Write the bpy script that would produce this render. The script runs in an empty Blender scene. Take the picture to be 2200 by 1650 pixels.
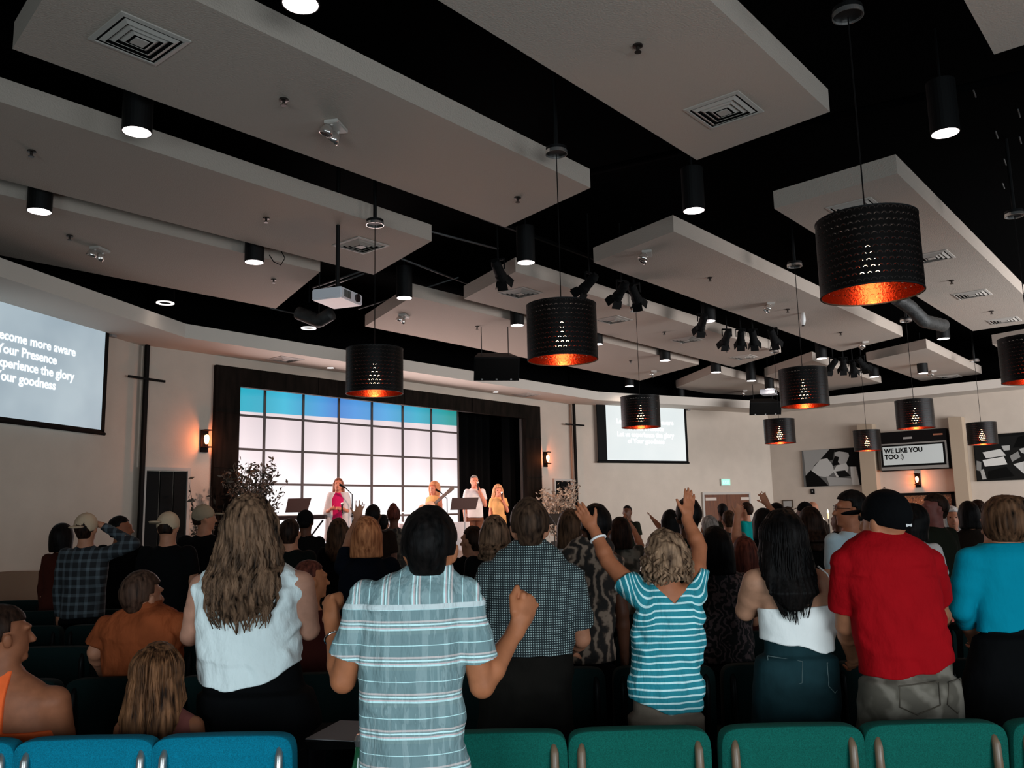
import bpy, bmesh, math, random
import numpy as np
from mathutils import Vector, Matrix
random.seed(7); rng = np.random.RandomState(11)
SC = bpy.context.scene; COL = SC.collection
R = math.radians
# ---------------------------------------------------------------- camera (room frame: X along the stage wall, Y towards the stage)
FPX = 1850.5; PITCH = R(8.599); ROLL = R(-1.258); YAW = R(39.94); ZC = 1.65
SA, CA = math.sin(YAW), math.cos(YAW)
def c2w(x, y, z=0.0): return Vector((x*SA + y*CA, -x*CA + y*SA, z))      # metres right of / ahead of the camera spot -> room
_fw = c2w(0, math.cos(PITCH), math.sin(PITCH)); _up0 = c2w(0, -math.sin(PITCH), math.cos(PITCH)); _rt0 = c2w(1, 0, 0)
_rt = _rt0*math.cos(ROLL) + _up0*math.sin(ROLL); _up = _up0*math.cos(ROLL) - _rt0*math.sin(ROLL)
CP = Vector((0, 0, ZC))
cam = bpy.data.cameras.new('camera'); camo = bpy.data.objects.new('camera', cam); COL.objects.link(camo)
cam.sensor_width = 36; cam.lens = FPX/2200*36; cam.clip_start = .05; cam.clip_end = 200
m = Matrix.Identity(4)
for i in range(3): m[i][0], m[i][1], m[i][2], m[i][3] = _rt[i], _up[i], -_fw[i], CP[i]
camo.matrix_world = m; SC.camera = camo
def ray(px, py): return _fw + _rt*((px-1100)/FPX) - _up*((py-825)/FPX)
def atz(px, py, z): d = ray(px, py); return CP + d*((z-ZC)/d.z)
def atd(px, py, dist):
    d = ray(px, py); f = d.x*CA + d.y*SA; return CP + d*(dist/f)
def atX(px, py, X): d = ray(px, py); return CP + d*(X/d.x)
def atY(px, py, Y): d = ray(px, py); return CP + d*(Y/d.y)
# ---------------------------------------------------------------- view, world, big lights
SC.view_settings.view_transform = 'Standard'; SC.view_settings.look = 'None'
SC.view_settings.gamma = 1; SC.view_settings.use_curve_mapping = False; SC.view_settings.exposure = 0.0
try:
    SC.cycles.use_denoising = True; SC.cycles.max_bounces = 5; SC.cycles.diffuse_bounces = 3; SC.cycles.sample_clamp_indirect = 4
except Exception: pass
w = bpy.data.worlds.new('world'); SC.world = w; w.use_nodes = True
w.node_tree.nodes['Background'].inputs[0].default_value = (.62, .72, .80, 1); w.node_tree.nodes['Background'].inputs[1].default_value = .03
def light(name, kind, loc, power, color=(1, 1, 1), target=None, **k):
    l = bpy.data.lights.new(name, kind); l.energy = power; l.color = color
    for a, v in k.items(): setattr(l, a, v)
    o = bpy.data.objects.new(name, l); COL.objects.link(o); o.location = loc
    if target is not None: o.rotation_euler = (Vector(target)-Vector(loc)).to_track_quat('-Z', 'Y').to_euler()
    return o
# unseen area lights added behind the camera, standing for assumed daylight
light('assumed_rear_daylight', 'AREA', c2w(2.6, -2.4, 1.55), 125, (.80, .93, 1.0), target=c2w(.3, 6, 1.6), shape='RECTANGLE', size=4.0, size_y=1.5, spread=R(115))
light('assumed_rear_daylight_left', 'AREA', c2w(-2.8, -2.4, 1.5), 72, (.74, .92, 1.0), target=c2w(-1.2, 6, 1.4), shape='RECTANGLE', size=2.6, size_y=1.5, spread=R(115))
light('assumed_side_daylight', 'AREA', (17, -4.6, 2.4), 950, (.95, .97, 1.0), target=(20.5, 6, 2.9), shape='RECTANGLE', size=11, size_y=2.6, spread=R(125))  # added out of view at the right, assumed daylight for the far end
light('assumed_near_daylight', 'AREA', (6.5, -4.6, 2.2), 60, (.76, .90, 1.0), target=(6, .5, 4.6), shape='RECTANGLE', size=5, size_y=2.0, spread=R(130))  # added unseen light, assumed daylight on the near ceiling panels
# stage wash lamps hung before the stage
for x, pw, cl in ((8.4, 420, (1, .58, .46)), (11.2, 300, (1, .60, .46)), (14.2, 480, (1, .60, .40))):
    light('stage_wash_lamp', 'SPOT', (x, 8.75, 4.62), pw, cl, target=(x+.2, 12.4, 1.5), spot_size=R(52), spot_blend=.6, shadow_soft_size=.08)
# ---------------------------------------------------------------- helpers
MATS = {}
def mat(name, col, rough=.6, metal=0, emit=None, es=0, noise=0, nscale=8, bump=0, bscale=60, spec=None, trans=0):
    if name in MATS: return MATS[name]
    if max(col) < .03 and not emit: col = tuple(c*.4 for c in col); spec = .08 if spec is None else spec
    M = bpy.data.materials.new(name); M.use_nodes = True; nt = M.node_tree; b = nt.nodes['Principled BSDF']
    b.inputs['Base Color'].default_value = (*col, 1); b.inputs['Roughness'].default_value = rough; b.inputs['Metallic'].default_value = metal
    if spec is not None: b.inputs['Specular IOR Level'].default_value = spec
    if emit: b.inputs['Emission Color'].default_value = (*emit, 1); b.inputs['Emission Strength'].default_value = es
    if trans: b.inputs['Transmission Weight'].default_value = trans
    if noise or bump:
        tc = nt.nodes.new('ShaderNodeTexCoord')
    if noise:
        n = nt.nodes.new('ShaderNodeTexNoise'); n.inputs['Scale'].default_value = nscale; n.inputs['Detail'].default_value = 4
        nt.links.new(tc.outputs['Object'], n.inputs['Vector'])
        r = nt.nodes.new('ShaderNodeValToRGB'); r.color_ramp.elements[0].position = .3; r.color_ramp.elements[1].position = .7
        r.color_ramp.elements[0].color = (*[max(0, c*(1-noise)) for c in col], 1); r.color_ramp.elements[1].color = (*[min(1, c*(1+noise)) for c in col], 1)
        nt.links.new(n.outputs['Fac'], r.inputs['Fac']); nt.links.new(r.outputs['Color'], b.inputs['Base Color'])
    if bump:
        n2 = nt.nodes.new('ShaderNodeTexNoise'); n2.inputs['Scale'].default_value = bscale; n2.inputs['Detail'].default_value = 3
        nt.links.new(tc.outputs['Object'], n2.inputs['Vector'])
        bp = nt.nodes.new('ShaderNodeBump'); bp.inputs['Strength'].default_value = bump; bp.inputs['Distance'].default_value = .01
        nt.links.new(n2.outputs['Fac'], bp.inputs['Height']); nt.links.new(bp.outputs['Normal'], b.inputs['Normal'])
    MATS[name] = M; return M
class NG:                                   # tiny node-graph helper for patterned materials
    def __init__(s, name, rough=.7):
        s.M = bpy.data.materials.new(name); s.M.use_nodes = True; s.nt = s.M.node_tree; s.b = s.nt.nodes['Principled BSDF']
        s.b.inputs['Roughness'].default_value = rough; s.tc = s.nt.nodes.new('ShaderNodeTexCoord'); MATS[name] = s.M
        sp = s.nt.nodes.new('ShaderNodeSeparateXYZ'); s.nt.links.new(s.tc.outputs['Object'], sp.inputs[0]); s.x, s.y, s.z = sp.outputs
        s.co = s.tc.outputs['Object']
    def math(s, op, a, b=None, c=None):
        n = s.nt.nodes.new('ShaderNodeMath'); n.operation = op
        for i, v in enumerate((a, b, c)):
            if v is None: continue
            if isinstance(v, (int, float)): n.inputs[i].default_value = v
            else: s.nt.links.new(v, n.inputs[i])
        return n.outputs[0]
    def noise(s, scale, detail=3, vec=None, stretch=None):
        n = s.nt.nodes.new('ShaderNodeTexNoise'); n.inputs['Scale'].default_value = scale; n.inputs['Detail'].default_value = detail
        v = vec or s.co
        if stretch:
            mp = s.nt.nodes.new('ShaderNodeMapping'); mp.inputs['Scale'].default_value = stretch; s.nt.links.new(v, mp.inputs['Vector']); v = mp.outputs[0]
        s.nt.links.new(v, n.inputs['Vector']); return n.outputs['Fac']
    def ramp(s, fac, stops, interp='LINEAR'):
        r = s.nt.nodes.new('ShaderNodeValToRGB'); cr = r.color_ramp; cr.interpolation = interp
        while len(cr.elements) < len(stops): cr.elements.new(.5)
        for e, (p, c) in zip(cr.elements, stops): e.position = p; e.color = (*c, 1)
        s.nt.links.new(fac, r.inputs['Fac']); return r.outputs['Color']
    def mix(s, fac, a, b, mode='MIX'):
        n = s.nt.nodes.new('ShaderNodeMix'); n.data_type = 'RGBA'; n.blend_type = mode
        for i, v in ((0, fac), (6, a), (7, b)):
            if isinstance(v, (int, float)): n.inputs[i].default_value = v
            elif isinstance(v, tuple): n.inputs[i].default_value = (*v, 1)
            else: s.nt.links.new(v, n.inputs[i])
        return n.outputs[2]
    def color(s, c): s.nt.links.new(c, s.b.inputs['Base Color']); return s.M
    def bump(s, h, strength=.3, dist=.01):
        bp = s.nt.nodes.new('ShaderNodeBump'); bp.inputs['Strength'].default_value = strength; bp.inputs['Distance'].default_value = dist
        s.nt.links.new(h, bp.inputs['Height']); s.nt.links.new(bp.outputs['Normal'], s.b.inputs['Normal'])
def put(name, me, m=None, parent=None, smooth=False):
    if m is not None and not me.materials: me.materials.append(m)
    if smooth:
        me.polygons.foreach_set('use_smooth', [True]*len(me.polygons))
    o = bpy.data.objects.new(name, me); COL.objects.link(o)
    if parent is not None: o.parent = parent
    return o
class MB:                                   # mesh collector
    def __init__(s): s.v = []; s.f = []
    def add(s, vs, fs): n = len(s.v); s.v += [tuple(v) for v in vs]; s.f += [tuple(i+n for i in f) for f in fs]; return s
    def box(s, c, d, rz=0, M=None):
        hx, hy, hz = d[0]/2, d[1]/2, d[2]/2; vs = []
        for x in (-hx, hx):
            for y in (-hy, hy):
                for z in (-hz, hz):
                    v = Vector((x, y, z))
                    if rz: v = Matrix.Rotation(rz, 3, 'Z') @ v
                    if M is not None: v = M @ v
                    vs.append(v + Vector(c))
        return s.add(vs, [(0, 1, 3, 2), (4, 6, 7, 5), (0, 4, 5, 1), (2, 3, 7, 6), (0, 2, 6, 4), (1, 5, 7, 3)])
    def span(s, a, b): return s.box([(a[i]+b[i])/2 for i in range(3)], [abs(b[i]-a[i]) for i in range(3)])
    def prism(s, pts, z0, z1):
        n = len(pts); vs = [(p[0], p[1], z0) for p in pts]+[(p[0], p[1], z1) for p in pts]
        ar = sum(pts[i][0]*pts[(i+1) % n][1]-pts[(i+1) % n][0]*pts[i][1] for i in range(n))
        fs = [tuple(range(n-1, -1, -1)), tuple(range(n, 2*n))]+[(i, (i+1) % n, n+(i+1) % n, n+i) for i in range(n)]
        if ar < 0: fs = [tuple(reversed(f)) for f in fs]
        return s.add(vs, fs)
    def tube(s, pts, r, n=8, cap=True):
        pts = [Vector(p) for p in pts]; rs = r if isinstance(r, (list, tuple)) else [r]*len(pts); vs = []
        t0 = (pts[1]-pts[0]).normalized(); a = Vector((0, 0, 1)) if abs(t0.z) < .9 else Vector((1, 0, 0)); u = t0.cross(a).normalized()
        for i, p in enumerate(pts):
            t = (pts[min(i+1, len(pts)-1)]-pts[max(i-1, 0)]).normalized(); u = (u - t*u.dot(t)).normalized(); v = t.cross(u)
            for k in range(n): an = 2*math.pi*k/n; vs.append(p+(u*math.cos(an)+v*math.sin(an))*rs[i])
        fs = [(i*n+k, i*n+(k+1) % n, (i+1)*n+(k+1) % n, (i+1)*n+k) for i in range(len(pts)-1) for k in range(n)]
        if cap: fs += [tuple(range(n-1, -1, -1)), tuple(range((len(pts)-1)*n, len(pts)*n))]
        return s.add(vs, fs)
    def lathe(s, prof, n=24, c=(0, 0, 0), M=None, closed=False):
        vs = []
        for r, z in prof:
            for k in range(n):
                an = 2*math.pi*k/n; v = Vector((r*math.cos(an), r*math.sin(an), z))
                if M is not None: v = M @ v
                vs.append(v+Vector(c))
        m_ = len(prof); fs = [(i*n+k, i*n+(k+1) % n, ((i+1) % m_)*n+(k+1) % n, ((i+1) % m_)*n+k) for i in range(m_ if closed else m_-1) for k in range(n)]
        return s.add(vs, fs)
    def mesh(s, name='mesh'):
        me = bpy.data.meshes.new(name); me.from_pydata([tuple(v) for v in s.v], [], s.f); me.update(); return me
    def build(s, name, m=None, parent=None, smooth=False, bevel=0):
        me = s.mesh(name)
        if bevel:
            bm = bmesh.new(); bm.from_mesh(me)
            bmesh.ops.bevel(bm, geom=bm.edges[:], offset=bevel, segments=2, affect='EDGES', clamp_overlap=True); bm.to_mesh(me); bm.free()
        return put(name, me, m, parent, smooth)
def tag(o, label=None, cat=None, group=None, kind=None):
    if label: o['label'] = label
    if cat: o['category'] = cat
    if group: o['group'] = group
    if kind: o['kind'] = kind
    return o
def empty(name, loc=(0, 0, 0), rz=0, **k):
    o = bpy.data.objects.new(name, None); COL.objects.link(o); o.location = loc; o.rotation_euler = (0, 0, rz); o.empty_display_size = .2; return tag(o, **k)
def copy_tree(o, parent=None):
    c = o.copy(); COL.objects.link(c); c.parent = parent
    for ch in [x for x in COL.objects if x.parent == o]: copy_tree(ch, c)
    return c
def text_mesh(body, size, align='LEFT', ext=.002, bold=0.0, space=1.0):
    cu = bpy.data.curves.new('text', 'FONT'); cu.body = body; cu.size = size; cu.align_x = align; cu.extrude = ext; cu.offset = bold; cu.space_line = space
    cu.resolution_u = 4
    o = bpy.data.objects.new('t', cu); COL.objects.link(o); dg = bpy.context.evaluated_depsgraph_get()
    me = bpy.data.meshes.new_from_object(o.evaluated_get(dg)); bpy.data.objects.remove(o); return me
def struct(o): o['kind'] = 'structure'; return o
# ================================================================ SETTING
wall_m = mat('wall_paint', (.52, .435, .36), .85, bump=.25, bscale=120, noise=.04, nscale=3)
black_m = mat('black_ceiling_paint', (.0022, .0022, .0024), .95, spec=.02)
soffit_m = mat('soffit_paint', (.62, .55, .48), .85, bump=.2, bscale=90)
carpet_m = mat('dark_carpet', (.012, .014, .014), .98, noise=.4, nscale=120)
AB = (6.42, 12.8); BC = (17.37, 12.64); CD = (23.6, 10.2); A_0 = (3.1, 10.9); A_far = (-4.5, 3.6)
adir = (Vector(AB)-Vector((3.9, 11.5))).normalized()
def wallseg(name, p, q, z0, z1, t=.12, m=wall_m, out=1):
    p, q = Vector(p[:2]), Vector(q[:2]); d = (q-p).normalized(); n = Vector((-d.y, d.x))*t*out
    return struct(MB().prism([p, q, q+n, p+n], z0, z1).build(name, m))
floor = struct(MB().span((-8, -9, -.1), (24, 17, 0)).build('floor', carpet_m))
ceil_ = struct(MB().span((-8, -9, 5.6), (24, 17, 5.7)).build('ceiling', black_m))
A_end = Vector(AB)-adir*13.5
wallseg('wall_left', A_end, AB, 0, 4.5); wallseg('wall_left_upper', A_end, AB, 4.5, 5.6, m=black_m)
wallseg('wall_right_angled', BC, CD, 0, 4.5); wallseg('wall_right_angled_upper', BC, CD, 4.5, 5.6, m=black_m)
wallseg('wall_right', CD, (23.6, -6), 0, 4.5); wallseg('wall_right_upper', CD, (23.6, -6), 4.5, 5.6, m=black_m); wallseg('wall_stage_upper', (6.42, 12.7), (17.4, 12.7), 4.5, 5.6, m=black_m)
# stage wall with the opening  X 7.72-15.98, top 4.14
b = MB(); b.span((6.42, 12.7, 0), (7.72, 12.82, 4.5)); b.span((15.98, 12.7, 0), (17.4, 12.82, 4.5)); b.span((7.72, 12.7, 4.14), (15.98, 12.82, 4.5))
struct(b.build('wall_stage', wall_m))
struct(MB().span((6.4, 15.9, 0), (17.4, 16.0, 5.6)).build('wall_backstage', black_m))
b = MB(); b.span((6.9, 12.82, 0), (7.0, 15.9, 5.6)); struct(b.build('wall_backstage_left', black_m))
b = MB(); b.span((16.7, 12.82, 0), (16.8, 15.9, 5.6)); struct(b.build('wall_backstage_right', black_m))
# soffit running round the room
front = [A_end+Vector((adir.y, -adir.x))*1.0, (6.5, 11.75), (17.3, 11.75), (22.8, 9.6), (22.8, -6)]
wallp = [A_end, AB, BC, CD, (23.6, -6)]
b = MB()
for i in range(4): b.prism([front[i], front[i+1], wallp[i+1], wallp[i]], 4.35, 4.56)
struct(b.build('trim_1', soffit_m))
# unseen frames added round the assumed daylight lights behind and beside the camera
wf = mat('window_frame_dark', (.03, .03, .03), .5)
for k, ln in enumerate(('assumed_rear_daylight', 'assumed_rear_daylight_left', 'assumed_side_daylight', 'assumed_near_daylight')):
    lo = bpy.data.objects[ln]; sx, sy = lo.data.size/2, lo.data.size_y/2; b = MB()
    for x0, x1, y0, y1 in ((-sx-.08, -sx, -sy-.08, sy+.08), (sx, sx+.08, -sy-.08, sy+.08), (-sx, sx, sy, sy+.08), (-sx, sx, -sy-.08, -sy)): b.span((x0, y0, 0), (x1, y1, .12))
    o = struct(b.build('window_%d' % (k+1), wf)); o.location = lo.location; o.rotation_euler = lo.rotation_euler
# baseboards / stage
struct(MB().prism([Vector(A_end)+Vector((adir.y, -adir.x))*.02, Vector(AB)+Vector((adir.y, -adir.x))*.02, AB, A_end], 0, .1).build('baseboard_left', mat('base_black', (.01, .01, .01), .6)))
def onA0(px, py, off=0.0):
    d = ray(px, py); nn_ = Vector((adir.y, -adir.x)); q0 = Vector(AB)+nn_*off; t = nn_.dot(q0)/(nn_.x*d.x+nn_.y*d.y); return CP+d*t
lq = onA0(92, 1225, .45).xy; ln_ = Vector((adir.y, -adir.x))
struct(MB().prism([lq, lq-ln_*.449, lq-ln_*.449-adir*6, lq-adir*6], 0, onA0(92, 1226, .45).z).build('trim_7', mat('low_ledge', (.20, .125, .08), .8)))
stage_m = mat('stage_floor', (.10, .095, .09), .5)
st = struct(MB().span((7.3, 11.0, 0), (17.0, 12.7, .7)).span((7.72, 12.7, 0), (15.98, 15.9, .7)).build('trim_2', stage_m))
b = MB(); b.span((8.6, 10.35, 0), (11.2, 11.0, .23)).span((8.6, 10.67, .23), (11.2, 11.0, .46)); struct(b.build('trim_3', mat('step_pale', (.55, .53, .5), .7)))
# dark proscenium trim
prm = NG('proscenium_panels', .7); prm.b.inputs['Specular IOR Level'].default_value = .05; n_ = prm.noise(14, 3, stretch=(1, 1, .15)); prm.color(prm.ramp(n_, [(.3, (.004, .003, .002)), (.7, (.012, .008, .006))]))
b = MB()
b.span((7.55, 12.62, .7), (8.0, 12.72, 4.18)); b.span((15.55, 12.62, .7), (16.1, 12.72, 4.18)); b.span((8.0, 12.62, 3.86), (15.55, 12.72, 4.18))
b.span((7.6, 12.72, .7), (7.72, 13.3, 4.1)); b.span((15.98, 12.72, .7), (16.1, 13.3, 4.1)); b.span((7.72, 12.72, 4.04), (15.98, 13.3, 4.14))
for x in (9.6, 11.7, 13.7): b.span((x, 12.605, 3.86), (x+.012, 12.63, 4.18))
for z in (1.6, 2.5, 3.4): b.span((7.55, 12.605, z), (8.0, 12.63, z+.012)); b.span((15.55, 12.605, z), (16.1, 12.63, z+.012))
struct(b.build('trim_4', prm.M))
# doors beside the stage
dk = mat('door_black', (.003, .0035, .003), .6, spec=.1); frm = mat('door_frame_pale', (.42, .38, .34), .7)
def flank(n, x0, x1):
    o = struct(MB().span((x0-.05, 12.64, 0), (x0, 12.7, 2.48)).span((x1, 12.64, 0), (x1+.05, 12.7, 2.48)).span((x0, 12.64, 2.43), (x1, 12.7, 2.48)).build('door_%d' % n, frm))
    w3 = (x1-x0)/3
    for i in range(3):
        p = MB().span((x0+i*w3+.012, 12.66, .02), (x0+(i+1)*w3-.012, 12.69, 2.42)).build('panel', dk, o)
    MB().tube([(x1-.07, 12.62, 1.0), (x1-.07, 12.62, 1.16)], .012).build('handle', mat('chrome', (.6, .6, .6), .25, 1), o)
flank(2, 6.45, 7.12); flank(3, 16.66, 17.3)
# double door on angled wall
cdir = (Vector(CD)-Vector(BC)).normalized(); cn = Vector((cdir.y, -cdir.x))   # cn points into the room
def onC(px, py):
    d = ray(px, py); n = cn; t = n.dot(Vector(BC))/(n.x*d.x+n.y*d.y); return CP+d*t
def Cpt(s, z, off=0): q = Vector(BC)+cdir*s+cn*off; return Vector((q.x, q.y, z))
def Cs(px, py): q = onC(px, py); return (Vector((q.x, q.y))-Vector(BC)).dot(cdir), q.z
cang = math.atan2(cdir.y, cdir.x)
wood = NG('door_wood', .5); nn = wood.noise(6, 4, stretch=(6, 6, .6)); wood.color(wood.ramp(nn, [(.25, (.075, .020, .0045)), (.75, (.15, .042, .010))]))
s0, _ = Cs(1511, 1080); s1, _ = Cs(1607, 1080)
def Cbox(b, s0, s1, z0, z1, o0, o1):
    return b.prism([Cpt(s0, 0, o0).xy, Cpt(s1, 0, o0).xy, Cpt(s1, 0, o1).xy, Cpt(s0, 0, o1).xy], z0, z1)
o = MB(); Cbox(o, s0-.06, s0, 0, 2.12, 0, .06); Cbox(o, s1, s1+.06, 0, 2.12, 0, .06); Cbox(o, s0, s1, 2.06, 2.12, 0, .06)
d1 = struct(o.build('door_1', frm)); sm = (s0+s1)/2
for a, c in ((s0+.005, sm-.004), (sm+.004, s1-.005)):
    lf = Cbox(MB(), a, c, .01, 2.055, .005, .04).build('leaf', wood.M, d1)
    Cbox(MB(), a+(.04 if a < sm-.1 else .5), a+(.42 if a < sm-.1 else .88), 1.9, 1.98, .04, .05).build('sign_plate', mat('plate', (.5, .42, .36), .5), lf)
    Cbox(MB(), a+.1, c-.1, .98, 1.03, .045, .09).build('push_bar', mat('chrome', (.6, .6, .6), .25, 1), lf)
# D wall trim: columns
col_m = mat('column_tan', (.36, .27, .19), .8, bump=.1)
struct(MB().span((23.28, 7.24, 0), (23.6, 7.62, 3.79)).build('trim_5', col_m)); struct(MB().span((23.28, 5.1, 0), (23.6, 5.4, 3.79)).build('trim_6', col_m))
# ================================================================ CEILING CLOUDS
cloud_m = mat('acoustic_cloud', (.43, .355, .298), .9, bump=.5, bscale=70)
CL = [('P0', -1.2, 6.75, 2.2, 3.46, 0), ('P1', 2.0, 6.75, 4.56, 5.96, 0), ('P2', .6, 7.0, 6.8, 8.42, .25), ('P3', -.5, 7.1, 8.82, 10.9, .38),
      ('P4', 8.45, 17.1, 8.8, 10.95, .7), ('P5', 8.45, 17.1, 6.95, 8.46, .5), ('P6', 8.45, 17.2, 4.58, 5.99, .35), ('P7', 8.45, 17.36, 2.2, 3.47, 0),
      ('P8', 18.6, 24.0, 4.57, 5.99, .3), ('P9', 18.2, 23.3, 6.8, 8.47, .5), ('P10', 18.15, 22.7, 8.9, 10.9, .6), ('P11', 18.8, 22.8, 2.2, 3.5, 0), ('P12', -1.0, 6.6, -.6, 1.0, 0)]
where = {'P0': 'nearest ceiling panel overhead with a square vent by its far end', 'P1': 'long ceiling panel at upper left with a square vent and twin lamps', 'P2': 'third ceiling panel from the top left, vent near its tip',
 'P3': 'ceiling panel at far left, closest to the left soffit', 'P4': 'ceiling panel above the stage, nearest the stage wall', 'P5': 'pinkish ceiling panel behind the central pendant with three vents', 'P6': 'long middle ceiling panel between the two rows of black pendants',
 'P7': 'ceiling panel behind the largest pendant shade, four vents', 'P8': 'small ceiling panel near the right wall with pale edge', 'P9': 'small ceiling panel behind the dark cluster of track lights, near right', 'P10': 'small ceiling panel above the right projection screen',
 'P11': 'ceiling panel at the right edge behind the cropped pendant', 'P12': 'pale ceiling panel corner at the top right'}
real = {'P1': [(1.99, 5.96), (7.02, 5.93), (6.71, 4.56), (1.8, 4.56)], 'P0': [(-1.2, 3.46), (6.82, 3.46), (6.69, 2.2), (-1.2, 2.2)], 'P2': [(.6, 6.8), (6.8, 6.86), (7.26, 8.41), (.6, 8.42)], 'P3': [(-.5, 8.84), (6.69, 8.79), (7.45, 10.86), (-.5, 10.92)],
 'P4': [(9.21, 10.88), (8.4, 8.88), (16.9, 8.8), (17.9, 10.92)], 'P5': [(9.03, 8.45), (8.46, 6.98), (16.83, 6.9), (17.79, 8.42)], 'P6': [(8.84, 6.0), (8.46, 4.63), (16.95, 4.57), (17.64, 5.98)], 'P7': [(8.55, 3.47), (8.44, 2.19), (17.34, 2.25), (17.38, 3.47)],
 'P8': [(19.28, 5.99), (18.6, 4.58), (23.4, 4.57), (23.5, 5.98)], 'P9': [(19.58, 8.47), (18.26, 6.8), (23.07, 6.84), (23.5, 8.47)], 'P10': [(19.67, 10.93), (18.13, 9.06), (22.6, 9.06), (22.6, 10.3), (21.2, 10.9)], 'P11': [(19.17, 3.5), (18.8, 2.2), (22.8, 2.2), (22.8, 3.5)], 'P12': [(-1.0, .98), (6.6, 1.0), (6.6, -.6), (-1.0, -.6)]}
for k, *_r in CL:
    o = MB().prism(real[k], 4.8, 4.995).build('ceiling_panel', cloud_m)
    tag(o, 'flat rectangular acoustic panel, ' + where[k], 'ceiling panel', 'acoustic panels hung under the black ceiling')
# ---- vents
ventm = mat('vent_pale', (.42, .38, .34), .6); ventd = mat('vent_dark', (.012, .011, .011), .8)
def vent_proto(dark):
    r = empty('ceiling_vent'); h = .22
    fr = MB(); fr.lathe([(.235*1.414, 0), (.235*1.414, -.008), (.205*1.414, -.014), (.205*1.414, 0)], 4, M=Matrix.Rotation(R(45), 3, 'Z')); fr.build('frame', ventm, r)
    MB().span((-.205, -.205, -.004), (.205, .205, -.001)).build('backing', ventd, r)
    for i, a in enumerate((.185, .14, .095)):
        MB().lathe([(a*1.414, -.006), ((a-.028)*1.414, -.022), ((a-.03)*1.414, -.02), ((a-.004)*1.414, -.004)], 4, M=Matrix.Rotation(R(45), 3, 'Z')).build('louvre', mat('vent_blade', (.20, .18, .16), .5) if dark else ventm, r)
    MB().span((-.045, -.045, -.024), (.045, .045, -.018)).build('centre_plate', ventm, r)
    return r
V0 = vent_proto(False); used = [False]
VENTS = [(300, 85, 'dark square vent at the left end of the long upper left panel'), (1555, 237, 'square vent on the nearest overhead panel'), (775, 527, 'square vent by the cord of the left pendant'), (1117, 629, 'square vent above the central pendant shade'),
         (1318, 687, 'square vent just right of the central pendant'), (1475, 730, 'middle vent of the pinkish panel, beside its own shadow'), (1598, 767, 'vent at the far tip of the panel beyond the track lights'), (1837, 447, 'square vent over the top of the largest pendant'), (2001, 552, 'vent right of the largest pendant, partly hidden by it'),
         (2088, 632, 'slatted vent on the right panel, nearer of its last two'), (2157, 688, 'slatted vent at the far end of the right panel'), (2040, 809, 'vent at the far end of the small right panel')]
for px, py, lb in VENTS:
    o = V0 if not used[0] else copy_tree(V0); used[0] = True
    p = atz(px, py, 4.8); o.location = p; tag(o, lb, 'vent', 'square louvred vents in the ceiling panels')
for px, py, lb in [(612, 772, 'small vent in the soffit left above the stage opening'), (1130, 848, 'small vent in the soffit right above the stage opening')]:
    o = copy_tree(V0); o.location = atz(px, py, 4.35); tag(o, lb, 'vent', 'soffit vents over the stage')
# ---- sprinklers
spm = mat('dark_metal', (.05, .04, .035), .4, .8)
S0 = empty('sprinkler'); MB().lathe([(0, 0), (.035, 0), (.035, -.012), (.012, -.016), (.012, -.04), (0, -.04)], 14).build('base', spm, S0); MB().lathe([(0, -.05), (.024, -.05), (.024, -.054), (0, -.054)], 12).tube([(.01, 0, -.03), (.012, 0, -.052)], .002, 5).tube([(-.01, 0, -.03), (-.012, 0, -.052)], .002, 5).build('deflector', spm, S0)
SPR = [(610, 213, 'left of the twin lamps on the long upper left panel'), (1370, 97, 'alone on the nearest overhead panel'), (68, 324, 'at the left edge on the second panel'), (572, 468, 'on the third panel left of the ringed pendant mount'), (150, 506, 'left of the lower left twin lamps'), (588, 600, 'near the tip of the leftmost panel'),
 (1112, 424, 'near the far tip of the long upper left panel'), (1025, 701, 'on the panel above the stage, left of the central pendant'), (1525, 596, 'on the near half of the long middle panel'), (1692, 664, 'beside the middle twin lamps'), (1806, 714, 'near the far end of the long middle panel'), (2044, 602, 'on the right panel between its vents'), (2130, 668, 'on the right panel by the right edge'), (1427, 713, 'on the pinkish panel between two vents'), (1355, 775, 'far right end of the panel above the stage'), (1561, 751, 'under the row of track lights')]
for i, (px, py, lb) in enumerate(SPR):
    o = S0 if i == 0 else copy_tree(S0); o.location = atz(px, py, 4.8); tag(o, 'small dark sprinkler head ' + lb, 'sprinkler', 'sprinkler heads')
# ---- twin emergency lamps
chm = mat('lamp_chrome', (.75, .70, .66), .22, .9); whm = mat('lamp_body', (.45, .41, .37), .5); dkg = mat('lamp_lens_dark', (.03, .02, .02), .1)
E0 = empty('emergency_light'); MB().box((0, 0, -.015), (.22, .12, .03)).build('base', whm, E0, bevel=.005)
for sx, an in ((-.07, .35), (.07, .75)):
    Mx = Matrix.Rotation(an, 3, 'X'); c = (sx, .05, -.08)
    hd = MB().lathe([(0, .05), (.035, .05), (.055, 0), (.058, -.03), (.05, -.03), (.04, .02), (0, .03)], 18, c, Mx).build('lamp_head', chm, E0, smooth=True)
    MB().lathe([(0, -.022), (.048, -.022), (.048, -.026), (0, -.026)], 16, c, Mx).build('lens', dkg, hd)
    MB().tube([(sx, .0, -.02), (sx, .03, -.06)], .01).build('neck', whm, E0)
EML = [(722, 268, 'on the long upper left panel'), (215, 534, 'on the leftmost panel near the left edge'), (868, 677, 'on the panel above the stage near its left tip'), (1390, 542, 'at the near tip of the long middle panel'), (1655, 652, 'on the middle of the long middle panel'), (1405, 797, 'far end of the panel above the stage'),
 (1857, 735, 'far tip of the long middle panel'), (2004, 797, 'on the small panel near the right wall'), (1600, 839, 'on the small panel above the right screen')]
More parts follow.
